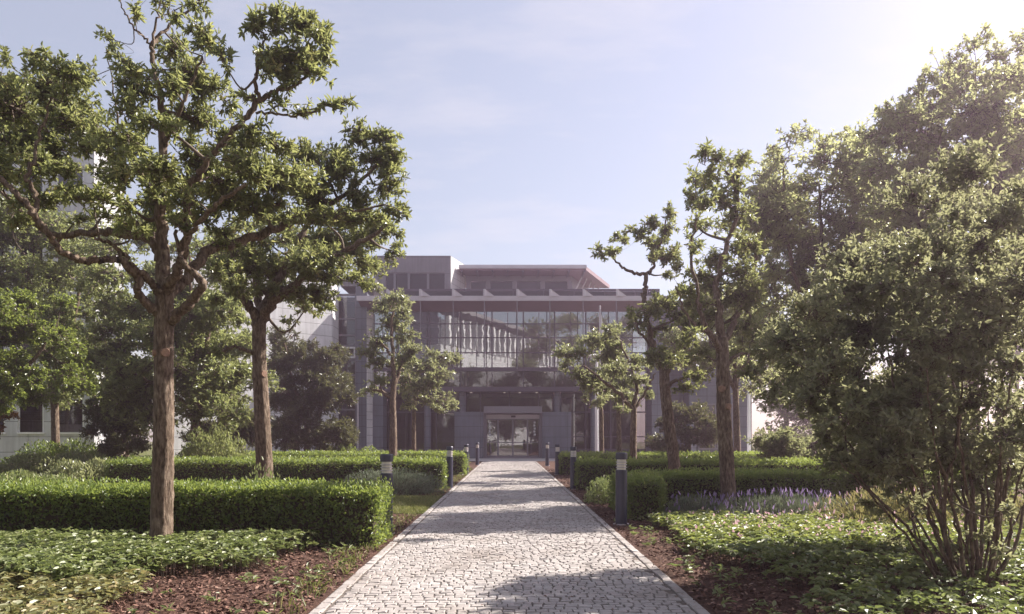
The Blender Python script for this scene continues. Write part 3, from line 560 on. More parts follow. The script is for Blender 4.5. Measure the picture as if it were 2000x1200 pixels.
tree('multi_stemmed_shrub', 'big bushy shrub with a fan of slender stems at the near right', 'shrub', None, 5.9,
     [(1893,1180,20),(1893,1166,17),(1894,1150,12)], stems, sh_cl + blobs(1790, 680, 270, 200, 46, 52, .9) + blobs(1900, 500, 160, 130, 14, 52, .8) + blobs(1880, 850, 180, 90, 16, 44, .8) + blobs(1710, 830, 90, 90, 14, 44, .9) + blobs(1800, 880, 140, 60, 16, 40, .8) + blobs(1960, 900, 70, 60, 8, 40, .8) + [(1700,940,40,26,.6),(1770,935,40,26,.6),(1690,985,34,20,.6),(1840,960,40,26,.5),(1930,990,40,26,.45),(1640,915,34,24,.7)] + [(1790,390,50,40,.9),(1850,350,50,40,.8),(1930,340,54,44,.8),(2000,370,50,44,.8),(1720,500,50,40,.8),(1650,520,44,36,.7)] + blobs(1560, 700, 80, 100, 8, 44, .8), (.047, .024), L_FAN, dens=.56, depth=1.6, dbias=.6, swell=1.3, per=6, along=5, twig_r=.0025)

# --- left background trees and shrubs
BG = 'trees between the left hedges and the buildings'
tree('park_tree', 'full olive-green tree with low branches behind the second left hedge', 'tree', None, 24.,
     [(385,930,10),(383,860,9),(380,780,8)],
     [[(380,790,0,7),(350,680,-.4,5),(310,560,-.5,3),(300,450,-.5,1.5)],[(381,790,0,7),(400,680,.4,5),(430,580,.5,3)],[(380,800,0,6),(300,750,-.6,4),(240,720,-.8,2)],[(380,800,0,6),(440,760,-.4,4),(480,740,-.5,2)],[(380,780,0,6),(375,650,.1,4),(370,500,.1,2)]],
     blobs(270, 500, 95, 70, 14, 34, .9) + blobs(390, 540, 90, 90, 14, 34, .9) + blobs(330, 640, 150, 80, 26, 36, 1) + blobs(330, 750, 150, 70, 26, 34, 1) + blobs(430, 800, 65, 50, 10, 28, .9) + blobs(455, 640, 55, 110, 16, 32, .9) + blobs(470, 780, 50, 70, 10, 28, .9) + blobs(240, 790, 60, 50, 8, 28, .9),
     (.135, .062), L_FAR, dens=.44, per=4, along=7, depth=2.2, twig_r=.007, group=BG)
tree('park_tree', 'bright green tree with fresh leaves at the left edge', 'tree', None, 20.,
     [(-40,946,10),(-40,860,9),(-36,780,8)], [[(-38,790,0,6),(-20,700,-.3,4),(0,600,-.4,2)],[(-37,790,0,6),(50,720,.3,4),(110,640,.4,2)]],
     blobs(0, 610, 70, 50, 12, 32, .9) + blobs(40, 690, 120, 60, 20, 30, .9) + blobs(30, 755, 130, 40, 16, 26, .9) + [(150,700,26,18,.8),(175,735,22,16,.7),(120,590,20,16,.7)],
     (.09, .05), L_BRIGHT, dens=.7, depth=1.2, twig_r=.006, group=BG)
tree('park_tree', 'dull green tree screening the white building at upper left', 'tree', None, 27.,
     [(110,923,8),(108,850,7),(106,760,7)], [[(106,770,0,6),(70,640,-.3,4),(50,500,-.4,2)],[(106,770,0,6),(140,650,.3,4),(160,540,.4,2)],[(106,760,0,5),(105,600,0,3)]],
     blobs(60, 470, 130, 90, 26, 40, 1) + blobs(110, 560, 110, 70, 18, 36, .9) + blobs(130, 660, 90, 70, 16, 36, .9) + blobs(150, 740, 60, 50, 8, 30, .9) + blobs(-20, 420, 60, 40, 6, 34, .8) + blobs(190, 620, 60, 80, 10, 32, .9) + blobs(110, 770, 90, 30, 8, 26, .8),
     (.16, .075), L_FAR, dens=.40, per=4, along=7, depth=2.0, twig_r=.007, group=BG)
tree('yew_shrub', 'dense dark evergreen filling the corner beside the pale left wing', 'shrub', None, 33.,
     [(600,911,7),(600,870,6),(600,800,5)], [[(600,810,0,5),(570,740,-.3,3),(555,670,-.4,1.5)],[(600,810,0,5),(640,750,.3,3),(660,690,.4,1.5)]],
     blobs(560, 690, 36, 36, 10, 20, 1.2) + blobs(640, 720, 44, 40, 12, 20, 1.2) + blobs(600, 770, 80, 50, 22, 24, 1.2) + blobs(605, 840, 85, 34, 20, 22, 1.2) + [(540,655,14,12,1),(572,650,12,10,1),(612,680,14,12,1),(655,690,14,12,1)],
     (.19, .05), L_DARK, dens=.6, depth=1.2, twig_r=.008)
tree('evergreen_shrub', 'blackish rounded evergreen below the olive tree, by the white windows', 'shrub', None, 26.,
     [(245,925,7),(245,890,6),(245,850,5)], [[(245,860,0,5),(220,800,-.3,3)],[(245,860,0,5),(275,790,.3,3)]],
     blobs(240, 800, 56, 50, 14, 26, 1.2) + blobs(240, 860, 62, 30, 10, 24, 1.2) + blobs(250, 690, 48, 44, 9, 24, 1.1),
     (.12, .05), L_DARK, dens=.8, depth=1.0, twig_r=.007)
tree('evergreen_shrub', 'low dark evergreen between the two left trunks, behind the hedge', 'shrub', None, 29.,
     [(470,918,6),(470,890,5),(470,850,4)], [[(470,860,0,4),(455,820,0,2)],[(470,860,0,4),(490,815,0,2)]],
     blobs(460, 840, 56, 32, 16, 22, 1.2) + blobs(400, 860, 40, 20, 6, 20, 1.1), (.12, .05), L_DARK, dens=.8, depth=.9, twig_r=.007)
tree('shrub', 'orange-leaved shrub poking out at the left edge before the white windows', 'shrub', None, 22.,
     [(-5,938,4),(-5,890,3),(-3,850,2)], [[(-3,860,0,2),(8,815,0,1)]], [(5,805,16,12,.9),(20,812,10,8,.8),(-12,830,16,14,.8)], (.08, .04), L_RED, dens=.7, depth=.3, twig_r=.005)
# --- right background shrubs
tree('evergreen_shrub', 'dark shrub behind the right hedges, below the pale-leaved tree', 'shrub', None, 22.,
     [(1560,938,7),(1560,905,6),(1560,880,5)], [[(1560,890,0,5),(1530,870,0,3)],[(1560,890,0,5),(1600,860,0,3)]],
     blobs(1565, 880, 80, 34, 20, 26, 1.1) + blobs(1620, 900, 50, 24, 8, 22, 1.), (.09, .045), L_SHRUB, dens=.7, depth=.8, twig_r=.006)
tree('evergreen_shrub', 'purplish dark shrub between the right row trunks, before the office wall', 'shrub', None, 34.,
     [(1345,909,6),(1345,890,5),(1345,850,4)], [[(1345,860,0,4),(1320,820,0,2)],[(1345,860,0,4),(1375,820,0,2)]],
     blobs(1345, 830, 50, 38, 16, 20, 1.1) + blobs(1320, 870, 50, 20, 8, 18, 1.), (.14, .06), L_DARK, dens=.7, depth=.9, twig_r=.007)

# ------------------------------------------------------------------ hedges
def hedge(label, boxes, leafL, n_per_m2, group='clipped hedges beside the path', cat='hedge', lm=None):
    m = MB()
    for (x0, x1, y0, y1, h) in boxes:
        i = .075
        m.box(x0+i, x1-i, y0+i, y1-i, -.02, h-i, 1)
        faces = [((x1-x0)*h, 'f'), ((y1-y0)*h, 'r'), ((y1-y0)*h, 'l'), ((x1-x0)*(y1-y0), 't'), ((x1-x0)*h*.5, 'b')]
        for A, k in faces:
            n = int(A*n_per_m2); u = rng.random(n); v = rng.random(n); inn = rng.exponential(.03, n)
            if k == 'f': P = np.stack([x0+(x1-x0)*u, y0+inn, h*v], -1); N = np.array([0, -1, 0.])
            if k == 'b': P = np.stack([x0+(x1-x0)*u, y1-inn, h*v], -1); N = np.array([0, 1, 0.])
            if k == 'r': P = np.stack([x1-inn, y0+(y1-y0)*u, h*v], -1); N = np.array([1, 0, 0.])
            if k == 'l': P = np.stack([x0+inn, y0+(y1-y0)*u, h*v], -1); N = np.array([-1, 0, 0.])
            if k == 't': P = np.stack([x0+(x1-x0)*u, y0+(y1-y0)*v, h-inn+.0*u], -1); N = np.array([0, 0, 1.])
            # gentle swelling of the clipped surface, and rounded arrises
            w = np.sin(P[:, 0]*2.3+P[:, 2]*5)*np.sin(P[:, 0]*5.1+1+P[:, 1]*3)*.022 + rng.normal(size=n)*.010 + .026*np.sin(P[:, 0]*31 + 3*np.sin(P[:, 2]*17) + P[:, 1]*27)*np.sin(P[:, 2]*37 + 2*np.sin(P[:, 0]*13) + P[:, 1]*11)
            P = P + N*w[:, None]
            P[:, 2] += (P[:, 2]/h)*(.020*np.sin(P[:, 0]*1.7 + .6) + .014*np.sin(P[:, 0]*4.3 + P[:, 1]*2.1))
            thin = np.sin(P[:, 0]*3.7 + 1.3)*np.sin(P[:, 0]*1.9 + P[:, 2]*6 + y0) + .5*np.sin(P[:, 0]*9.1 + P[:, 2]*11)
            e = .07
            dz = np.clip((P[:, 2]-(h-e))/e, 0, 1); dyf = np.clip(((y0+e)-P[:, 1])/e, 0, 1); dxr = np.clip((P[:, 0]-(x1-e))/e, 0, 1); dxl = np.clip(((x0+e)-P[:, 0])/e, 0, 1)
            P[:, 2] -= e*.35*dz*np.maximum(dyf, np.maximum(dxr, dxl)); P[:, 1] += e*.35*dyf*np.maximum(dz, np.maximum(dxr, dxl)); P[:, 0] -= e*.35*dxr*np.maximum(dz, dyf)
            D = norm(N*.75 + rdir(n) + np.array([0, 0, .35])); U = norm(N + rdir(n)*.7)
            # sparser low down, where twigs show
            keep = rng.random(n) < np.clip(.5 + P[:, 2]/h*.8 - .45*(thin > .75)*(k != 't'), 0, 1)
            P, D, U = P[keep], D[keep], U[keep]; n = len(P); P[:, 2] = np.maximum(P[:, 2], .02)
            rn = np.clip(rng.beta(2, 2.2, n) + (.18 if k == 't' else 0), 0, 1)
            Ls = leafL*rng.uniform(.6, 1.2, n)
            m.leaves(P, D, U, Ls, Ls*.52, 0, .2, .1, rn)
            if k == 't':                                   # fresh shoots standing proud of the top
                ns = int(A*n_per_m2*.14); P = np.stack([x0+(x1-x0)*rng.random(ns), y0+(y1-y0)*rng.random(ns), h + rng.random(ns)**3*.085], -1)
                m.leaves(P, norm(np.array([0, 0, 1.]) + rdir(ns)*.8), rdir(ns), leafL*1.1, leafL*.5, 0, .2, .1, rng.uniform(.6, 1, ns))
    o = m.build('hedge', [lm or L_HEDGE, CORE]); return tag(o, label, cat, group)
hedge('near left hedge, widest and nearest, running behind the tall open-crowned tree', [(-9.5, -1.43, 8.4, 9.32, .63)], .042, 3900)
hedge('second left hedge, in front of the lowest dark evergreens, ending at a bollard', [(-9.4, -1.5, 17.8, 19.3, .66)], .055, 1500)
hedge('third left hedge, farthest on the left, in front of the clipped balls', [(-8.8, -1.42, 24.6, 26.4, .68)], .065, 1000)
hedge('L-shaped near right hedge behind the lavender', [(1.74, 2.26, 11.15, 13.2, .58), (2.26, 8.2, 12.45, 13.3, .60)], .044, 3100)
hedge('second right hedge, dark, running behind the crooked forked tree', [(1.55, 8.5, 17.6, 19.0, .64)], .055, 1500)
hedge('third right hedge, thin strip farthest along the right of the path', [(1.62, 9, 24.6, 26.2, .66)], .065, 1000)

# ------------------------------------------------------------------ low plants
def mound(name, label, cat, c, rx, ry, h, n, L, W, lm, group=None, up=.6, flowers=None, fn=0, kind=None):
    m = MB(); m2 = rdir(n); m2[:, 2] = np.abs(m2[:, 2]); r = rng.random((n, 1))**.3
    S = np.array([rx, ry, h]); P = np.array([c[0], c[1], 0]) + m2*S*r*(1 + .12*np.sin(m2[:, :1]*9 + m2[:, 1:2]*7))
    D = norm(m2*.6 + rdir(n)*.7 + np.array([0, 0, up])); Ls = L*rng.uniform(.6, 1.2, n)
    m.leaves(P - D*Ls[:, None]*.4, D, rdir(n), Ls, Ls*W/L, 0, .15, .15)
    ns = max(20, n//25); a = rdir(ns); a[:, 2] = np.abs(a[:, 2]); base = np.array([c[0], c[1], 0.]) + rng.normal(size=(ns, 3))*np.array([rx, ry, 0])*.3
    m.sticks(base, np.array([c[0], c[1], 0]) + a*S*.9, .005, .003, 1)
    mats = [lm, TWIG]
    if flowers is not None:
        m3 = rdir(fn); m3[:, 2] = np.abs(m3[:, 2]); P = np.array([c[0], c[1], .03]) + m3*S*1.05
        m.leaves(P, norm(np.array([0, 0, 1.]) + rdir(fn)*.4), rdir(fn), .085, .024, 2); mats.append(flowers)
    o = m.build(name, mats, None, (c[0], c[1], 0)); return tag(o, label, cat, group, kind)

mound('lavender_shrub', 'grey-green lavender mound behind the near left bollard', 'shrub', (-2.55, 16.5), 1.2, .65, .52, 7000, .075, .014, L_LAV, None, .9)
mound('low_shrub', 'pale low shrub at the near end of the right hedge by the path', 'shrub', (1.78, 14.3), .38, .5, .46, 2600, .05, .022, L_COVER, None)
mound('box_ball', 'larger clipped bright green ball beside the dark yew', 'clipped shrub', (-6.9, 32.2), .75, .7, 1.0, 3000, .08, .045, L_HEDGE, 'clipped balls')
mound('box_ball', 'smaller clipped ball at the foot of the blue-grey wall', 'clipped shrub', (-5.75, 31.6), .55, .55, .85, 2400, .08, .045, L_HEDGE, 'clipped balls')
mound('leafy_shrub', 'rounded olive bush low between the two left trunks', 'shrub', (-8.9, 23.0), 1.2, .8, 1.5, 5200, .10, .045, L_FAR)
mound('leafy_shrub', 'fresh green arching shrub behind the second left hedge', 'shrub', (-10.3, 26.0), 1.1, .9, 1.05, 3200, .13, .045, L_HEDGE)
mound('leafy_shrub', 'dark green shrub below the white windows at the left', 'shrub', (-15.2, 26.5), 2.4, 1.0, 1.1, 7000, .10, .05, L_HEDGE)
mound('leafy_shrub', 'wide mid-green shrub in front of the dark shrub at far left', 'shrub', (-12.6, 22.0), 2.6, 1.4, .75, 8000, .11, .055, L_SHRUB)
mound('leafy_shrub', 'pale leafy clump at the left edge behind the near hedge', 'shrub', (-10.3, 15.8), 1.5, 1.3, .48, 6000, .11, .06, L_COVER)
mound('leafy_shrub', 'bluish leafy shrub left of the second hedge end', 'shrub', (-10.3, 19.0), 1.4, 1.0, .66, 5000, .11, .05, L_SHRUB)
mound('lavender_shrub', 'purple-flowering lavender around the bare trunk in the right bed', 'shrub', (4.1, 11.3), 1.3, .75, .36, 7500, .075, .011, L_LAV, None, 1.0, FLOWER_P, 300)
mound('lavender_shrub', 'faded lavender tuft at the corner of the right hedge', 'shrub', (2.75, 11.35), .55, .45, .33, 2800, .075, .011, L_LAV, None, 1.0, FLOWER_P, 60)
mound('tall_perennial', 'straw-yellow perennial clump beside the fan-stemmed shrub', 'plant', (5.2, 10.2), 1.15, .9, .52, 5500, .085, .020, L_WARM, None, .9, FLOWER_K, 90)
mound('tall_perennial', 'yellowish perennial clump seen through the shrub stems', 'plant', (7.0, 9.6), 1.3, 1.0, .5, 5000, .085, .020, L_WARM, None, .9)
mound('sprout', 'young sprouts at the foot of the leaning tree behind the near left hedge', 'plant', (-3.75, 11.6), .35, .25, .82, 420, .075, .03, L_COVER, None, 1.0)

def cover(name, label, poly_fn, n, L, W, lm, hmin, hmax, flowers=None, fn=0):
    """leafy ground cover: low rosettes; nobody could count the plants"""
    x, y = poly_fn(n); k = 6; n = len(x)
    hump = .5 + .5*np.sin(x*3.1 + np.sin(y*2.7)*1.3)*np.sin(y*3.7 + 1)
    z = hmin + (hmax-hmin)*(.35*hump + .65*rng.random(n))
    P = np.repeat(np.stack([x, y, z], -1), k, 0); a = np.tile(np.arange(k)*2*np.pi/k, n) + np.repeat(rng.random(n)*6.3, k)
    D = np.stack([np.cos(a), np.sin(a), rng.uniform(-.1, .55, n*k)], -1); U = norm(np.array([0, 0, 1.]) + rng.normal(size=(n*k, 3))*.35)
    m = MB(); Ls = L*rng.uniform(.6, 1.2, n*k); br = np.repeat(rng.beta(2, 2, n), k)
    m.leaves(P + rng.normal(size=P.shape)*.012, D, U, Ls, Ls*W/L, 0, .18, .3, np.clip(br + rng.normal(size=n*k)*.12, 0, 1))
    m.sticks(np.stack([x, y, np.zeros(n)], -1), np.stack([x, y, z], -1), .003, .002, 1); mats = [lm, TWIG]
    if flowers is not None:
        i = rng.integers(0, n, fn); P = np.stack([x[i], y[i], z[i] + .03], -1) + rng.normal(size=(fn, 3))*.02
        m.leaves(P, norm(np.array([0, 0, .8]) + rdir(fn)), rdir(fn), .045, .03, 2); mats.append(flowers)
    return tag(m.build(name, mats), label, 'ground cover', kind='stuff')
def region(bounds, test):
    def f(n):
        x = rng.uniform(bounds[0], bounds[1], n); y = bounds[2] + (bounds[3]-bounds[2])*rng.random(n)
        k = test(x, y, .22*np.sin(x*4+y*2) + .15*np.sin(y*6-x*3) + rng.normal(size=n)*.10); return x[k], y[k]
    return f
cover('ground_cover', 'low green leafy ground cover round the foot of the near left tree', region((-6.5, -1.75, 6.0, 8.2), lambda x, y, e: (x + .42*(8.4-y)*1.15 + e < -1.95 - .0*y)), 5200, .062, .034, L_COVER, .04, .25)
cover('ground_cover', 'yellowing ground cover at the near left corner', region((-5.2, -2.3, 4.3, 6.2), lambda x, y, e: x + .55*(6.2-y)*.2 + e < -2.7), 1700, .066, .030, L_WARM, .03, .17)
cover('ground_cover', 'sunny yellow-green ground cover in front of the right lavender', region((1.85, 6.5, 7.4, 10.8), lambda x, y, e: (y > 8.1 - .12*(x-2.1) + e) & (y < 10.7 - .05*(x-2) + e) & (x > 1.95 + e*.5)), 5200, .066, .036, L_LIME, .05, .20, FLOWER_K, 420)
cover('ground_cover', 'shaded green ground cover in front of the fan-stemmed shrub', region((1.9, 6.2, 4.6, 9.4), lambda x, y, e: (y < 8.2 - .12*(x-2.1) + e) & (x > 2.15 + e)), 3000, .07, .04, L_COVER, .05, .20)

def weeds(n, xf, yr, lab):
    m = MB()
    for _ in range(n):
        y = yr[0] + (yr[1]-yr[0])*rng.random(); x = xf(y); k = rng.integers(5, 11); a = rng.random(k)*6.28; h = rng.uniform(.02, .09)
        P = np.stack([x + rng.normal(size=k)*.02, y + rng.normal(size=k)*.02, np.full(k, .005) + h*rng.random(k)], -1)
        D = np.stack([np.cos(a), np.sin(a), rng.uniform(.1, 1.1, k)], -1); L = rng.uniform(.025, .075, k)
        m.leaves(P, D, norm(np.array([0, 0, 1.]) + rng.normal(size=(k, 3))*.4), L, L*rng.uniform(.25, .55, k), 0, .18, .25)
    tag(m.build('weeds', [L_COVER]), lab, 'weeds', kind='stuff')
weeds(60, lambda y: -1.5 - abs(rng.normal())*.55, (4.6, 8.4), 'small weeds sprouting in the left bark mulch')
weeds(75, lambda y: 1.5 + abs(rng.normal())*.45, (4.6, 11), 'small weeds sprouting in the right bark mulch')
# ------------------------------------------------------------------ bollards
def bollard():
    root = empty('path_bollard')
    m = MB(); m.lathe([(0, -.02), (.08, -.02), (.08, .755), (.074, .762), (0, .762)], 0, 0, 28); m.build('post', SLATE, root)
    m = MB(); m.lathe([(0, .762), (.062, .762), (.062, .905), (0, .905)], 0, 0, 28); ln = m.build('lens', LENS, root)
    m = MB()
    for z in (.795, .832, .868): m.lathe([(.0625, z-.004), (.077, z-.006), (.077, z+.004), (.0625, z+.006)], 0, 0, 28)
    m.build('louvre', STEEL, ln)
    m = MB(); m.lathe([(0, .905), (.08, .905), (.082, .912), (.082, .985), (.074, 1.0), (0, 1.0)], 0, 0, 28); m.build('cap', SLATE, root)
    m = MB(); m.lathe([(.0805, 0.0), (.11, 0.0), (.11, .016), (.0805, .016)], 0, 0, 28); m.build('base_plate', STEEL, root)
    return root
def copy_tree(o, parent=None):
    c = o.copy(); COL.objects.link(c); c.parent = parent
    for ch in list(o.children): copy_tree(ch, c)
    return c
bl = bollard()
spots = [(-1.545, 9.62, 'nearest bollard on the left, half hidden by the near hedge end'), (-1.43, 18.3, 'bollard on the left at the end of the second hedge'),
         (-1.43, 25.4, 'bollard on the left at the end of the third hedge'), (-1.43, 34.2, 'last bollard on the left, nearest the entrance doors'),
         (1.55, 10.65, 'nearest bollard on the right, standing clear before the hedge corner'), (1.50, 18.0, 'bollard on the right at the end of the dark second hedge'),
         (1.56, 25.0, 'bollard on the right at the end of the third hedge'), (1.62, 33.0, 'last bollard on the right, nearest the entrance doors')]
for i, (x, y, lab) in enumerate(spots):
    b = bl if i == 0 else copy_tree(bl)
    b.location = (x, y, 0); b.rotation_euler = (R(rng.normal()*.5), R(rng.normal()*.5), rng.random()*6)
    tag(b, lab, 'bollard', 'dark bollard lights along the path')

# ------------------------------------------------------------------ main office building
B = empty('office_building', (0, 45, 0))
tag(B, 'modern grey office building with a glazed atrium above the entrance at the path end', 'building')
def part(name, mt, fn, parent=B):
    m = MB(); fn(m); o = m.build(name, mt)
    w = np.array([0., 45., 0.]); me = o.data
    co = np.empty(len(me.vertices)*3, np.float32); me.vertices.foreach_get('co', co); co = co.reshape(-1, 3) - w.astype(np.float32); me.vertices.foreach_set('co', co.ravel()); me.update()
    o.parent = parent; return o
YG = 45.0
MX = [.81 + 1.83*k for k in range(-5, 5)]            # atrium mullions
X0, X1 = MX[0], MX[-1]
ZT, ZB = 8.80, 5.22
# structure behind the glass
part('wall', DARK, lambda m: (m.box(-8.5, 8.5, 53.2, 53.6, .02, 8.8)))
part('floor_slab', FLOORI, lambda m: (m.box(-8.4, 8.3, 46.2, 53.2, 4.0, 4.3), m.box(-8.4, 8.3, 49.6, 53.2, 6.4, 6.7), m.box(-8.4, 8.3, 46.3, 53.2, -.02, .03)))
part('roof', ROOFM, lambda m: (m.box(-8.6, 8.6, 45.3, 62, 8.86, 9.5), m.box(-14.5, -8.6, 47.5, 62, 9.6, 9.9)))
part('inner_gallery', FRAMEL, lambda m: [m.box(-8.2, 8.2, 49.45, 49.55, 6.72 + k*.3, 6.78 + k*.3) for k in range(1, 4)])
part('inner_column', FRAMEL, lambda m: [m.tube([(x, 49.2, .03), (x, 49.2, 8.86)], [.16, .16], 12) for x in (-6.5, -2.8, 2.8, 6.5)])
cw = part('curtain_wall', FRAME, lambda m: ([m.box(x-.035, x+.035, YG-.06, YG+.12, ZB+.12, ZT) for x in MX], [m.box(x+.915-.018, x+.915+.018, YG-.02, YG+.08, ZB+.12, ZT) for x in MX[:-1]],
        [m.box(X0, X1, YG-.045, YG+.10, z-.03, z+.03) for z in (7.89, 7.08, 6.2)], m.box(X0-.1, X1+.1, YG-.10, YG+.25, ZB-.10, ZB+.12)))
for a, b in zip(MX[:-1], MX[1:]):
    part('pane', GLASS, lambda m: m.add([(a, YG, ZB+.1), (b, YG, ZB+.1), (b, YG, ZT), (a, YG, ZT)], [(0, 1, 2, 3)]), cw)
lb = part('lower_glazing', FRAME, lambda m: ([m.box(x-.025, x+.025, YG+.02, YG+.12, 4.2, ZB-.1) for x in MX], m.box(X0-.1, X1+.1, YG-.12, YG+.6, 3.93, 4.2)))
part('pane', GLASSD, lambda m: m.add([(X0, YG+.06, 4.15), (X1, YG+.06, 4.15), (X1, YG+.06, ZB), (X0, YG+.06, ZB)], [(0, 1, 2, 3)]), lb)
# canopy with brackets and hanging rods
cn = part('canopy', ROSE, lambda m: m.add([(-8.55, 43.3, 8.95), (9.0, 43.3, 8.95), (9.0, 45.1, 8.58), (-8.55, 45.1, 8.58), (-8.55, 43.3, 9.05), (9.0, 43.3, 9.05), (9.0, 45.1, 8.86), (-8.55, 45.1, 8.86)],
        [(3, 2, 1, 0), (4, 5, 6, 7), (0, 1, 5, 4), (1, 2, 6, 5), (2, 3, 7, 6), (3, 0, 4, 7)]))
part('lip', STEEL, lambda m: m.box(-8.6, 9.05, 43.18, 43.3, 8.93, 9.20), cn)
RODX = [(px - CX)/F*43.2 for px in (757, 821, 885, 946, 1010, 1074, 1139, 1204)]
for x in RODX:
    part('bracket', STEEL, lambda m: m.add([(x-.05, 43.0, 9.16), (x+.05, 43.0, 9.16), (x+.05, 43.0, 9.55), (x-.05, 43.0, 9.55), (x+.55, 43.17, 9.16), (x+.55, 43.17, 9.20), (x+.55, 43.3, 9.16), (x+.55, 43.3, 9.2)],
        [(0, 4, 5, 3), (1, 6, 7, 2), (3, 5, 7, 2), (0, 1, 6, 4), (0, 3, 2, 1)]), cn)
    part('rod', FRAMEL, lambda m: m.tube([(x, 43.25, 5.1), (x, 43.25, 8.95)], [.03, .03], 8), cn)
bal = part('clerestory', FRAME, lambda m: (m.box(-7.2, 9.0, 46.0, 46.12, 10.02, 10.14), m.box(-7.2, 9.0, 46.0, 46.1, 9.5, 9.56), [m.box(x-.03, x+.03, 46.0, 46.08, 9.56, 10.02) for x in np.arange(-7.1, 9, 1.83)]))
part('pane', GLASSR, lambda m: m.add([(-7.2, 46.05, 9.5), (9.0, 46.05, 9.5), (9.0, 46.05, 10.05), (-7.2, 46.05, 10.05)], [(0, 1, 2, 3)]), bal)
part('upper_roof', ROOFM, lambda m: m.box(-7.2, 9.0, 46.13, 61, 9.502, 10.0))
# ground floor: columns, portal, cladding panels, recessed glazing
for px in (903, 1088, 835, 1160):
    part('column', CLADB, lambda m: m.tube([((px-CX)/F*45.6, 45.6, .0), ((px-CX)/F*45.6, 45.6, 3.93)], [.21, .21], 20))
gf = part('ground_glazing', FRAME, lambda m: ([m.box(x-.04, x+.04, 46.2, 46.32, .05, 3.93) for x in (-7.5, -5.9, -4.4, -3.1, -1.75, -.0, 1.75, 3.1, 4.6, 6.1, 7.6)], m.box(-8.0, -3.18, 46.19, 46.31, 2.72, 2.80), m.box(3.6, 8.2, 46.19, 46.31, 2.72, 2.80), m.box(-8.0, -3.18, 46.15, 46.3, .03, .55), m.box(3.6, 8.2, 46.15, 46.3, .03, .55), m.box(3.6, 8.2, 46.185, 46.305, 1.25, 1.31)))
part('pane', GLASSD, lambda m: (m.add([(-8.0, 46.26, .5), (-1.75, 46.26, .5), (-1.75, 46.26, 3.93), (-8.0, 46.26, 3.93)], [(0, 1, 2, 3)]), m.add([(-1.75, 46.26, 2.6), (1.75, 46.26, 2.6), (1.75, 46.26, 3.93), (-1.75, 46.26, 3.93)], [(0, 1, 2, 3)]), m.add([(1.75, 46.26, .5), (8.2, 46.26, .5), (8.2, 46.26, 3.93), (1.75, 46.26, 3.93)], [(0, 1, 2, 3)])), gf)
part('soffit', ROSE, lambda m: m.box(-8.4, 8.3, 45.6, 46.2, 3.94, 4.0))
for px in (920, 985, 1015, 1048):
    part('downlight', LAMP, lambda m: m.tube([((px-CX)/F*45.9, 45.9, 3.90), ((px-CX)/F*45.9, 45.9, 3.939)], [.07, .07], 12))
for a, b in ((-3.22, -1.52), (1.92, 3.62)):
    part('cladding_panel', CLADB, lambda m: m.box(a, b, 45.0, 46.1, .0, 2.74))
pt = part('portal', FRAMEL, lambda m: (m.box(-1.5, 1.9, 44.7, 46.1, 2.66, 3.05), m.box(-1.5, -1.38, 45.2, 46.1, 0, 2.66), m.box(1.78, 1.9, 45.2, 46.1, 0, 2.66)))
part('door_header', STEEL, lambda m: m.box(-1.38, 1.78, 45.55, 45.95, 2.35, 2.60), pt)
part('door_sensor', DARK, lambda m: m.box(.10, .36, 45.46, 45.55, 2.42, 2.53), pt)
part('threshold', FRAMEL, lambda m: m.box(-1.5, 1.9, 45.0, 46.1, .014, .06), pt)
for (a, b) in ((-1.38, -.68), (-.68, .2), (.2, 1.08), (1.08, 1.78)):
    d = part('door_leaf', FRAMEL, lambda m: (m.box(a, a+.05, 45.7, 45.76, .06, 2.35), m.box(b-.05, b, 45.7, 45.76, .06, 2.35), m.box(a+.05, b-.05, 45.7, 45.76, .06, .16), m.box(a+.05, b-.05, 45.7, 45.76, 2.28, 2.35), m.box(a+.05, b-.05, 45.71, 45.75, .92, .97)))
    part('pane', GLASSC, lambda m: m.add([(a+.04, 45.73, .15), (b-.04, 45.73, .15), (b-.04, 45.73, 2.3), (a+.04, 45.73, 2.3)], [(0, 1, 2, 3)]), d)
for x in (-1.16, 1.5):                                # white frosted marks on the side lights
    part('door_sticker', WHITE, lambda m: [m.box(x-.055-.02*((k % 2)), x+.055-.02*(k % 2), 45.69, 45.697, 1.35+.18*k, 1.47+.18*k) for k in range(5)], pt)
# left tower: glass strip, steel columns, blue-grey base
tw = part('stair_tower', CLADB, lambda m: (m.box(-8.85, -8.2, 44.2, 46.4, .0, 9.95), m.box(-10.45, -10.12, 44.4, 46.4, .0, 9.6), m.box(-10.45, -8.85, 46.5, 48, .0, 9.4)))
part('tower_cap', CONC, lambda m: m.box(-9.75, -7.75, 44.3, 47.4, 9.96, 10.45))
tz = [.6, 1.75, 2.85, 3.9, 4.85, 5.75, 6.55, 7.15, 8.1, 9.5]
gl = part('window', FRAMEL, lambda m: ([m.box(-10.12, -8.85, 44.42, 44.56, z-.05, z+.05) for z in tz], m.box(-10.12, -10.03, 44.43, 44.55, 0, 9.6), m.box(-8.94, -8.85, 44.43, 44.55, 0, 9.6)))
for a, b in zip(tz[:-1], tz[1:]):
    part('pane', GLASSD, lambda m: m.add([(-10.05, 44.5, a), (-8.9, 44.5, a), (-8.9, 44.5, b), (-10.05, 44.5, b)], [(0, 1, 2, 3)]), gl)
part('opening_sash', WHITE, lambda m: (m.box(-10.06, -9.98, 44.38, 44.46, 5.82, 6.48), m.box(-9.0, -8.92, 44.38, 44.46, 5.82, 6.48), m.box(-9.98, -9.0, 44.38, 44.46, 5.82, 5.92), m.box(-9.98, -9.0, 44.38, 44.46, 6.38, 6.48)), gl)
part('return_wall', CLADR, lambda m: m.prism([(-8.2, 44.1), (-7.95, 44.6), (-7.95, 46.0), (-8.2, 46.0)], .0, 8.5))
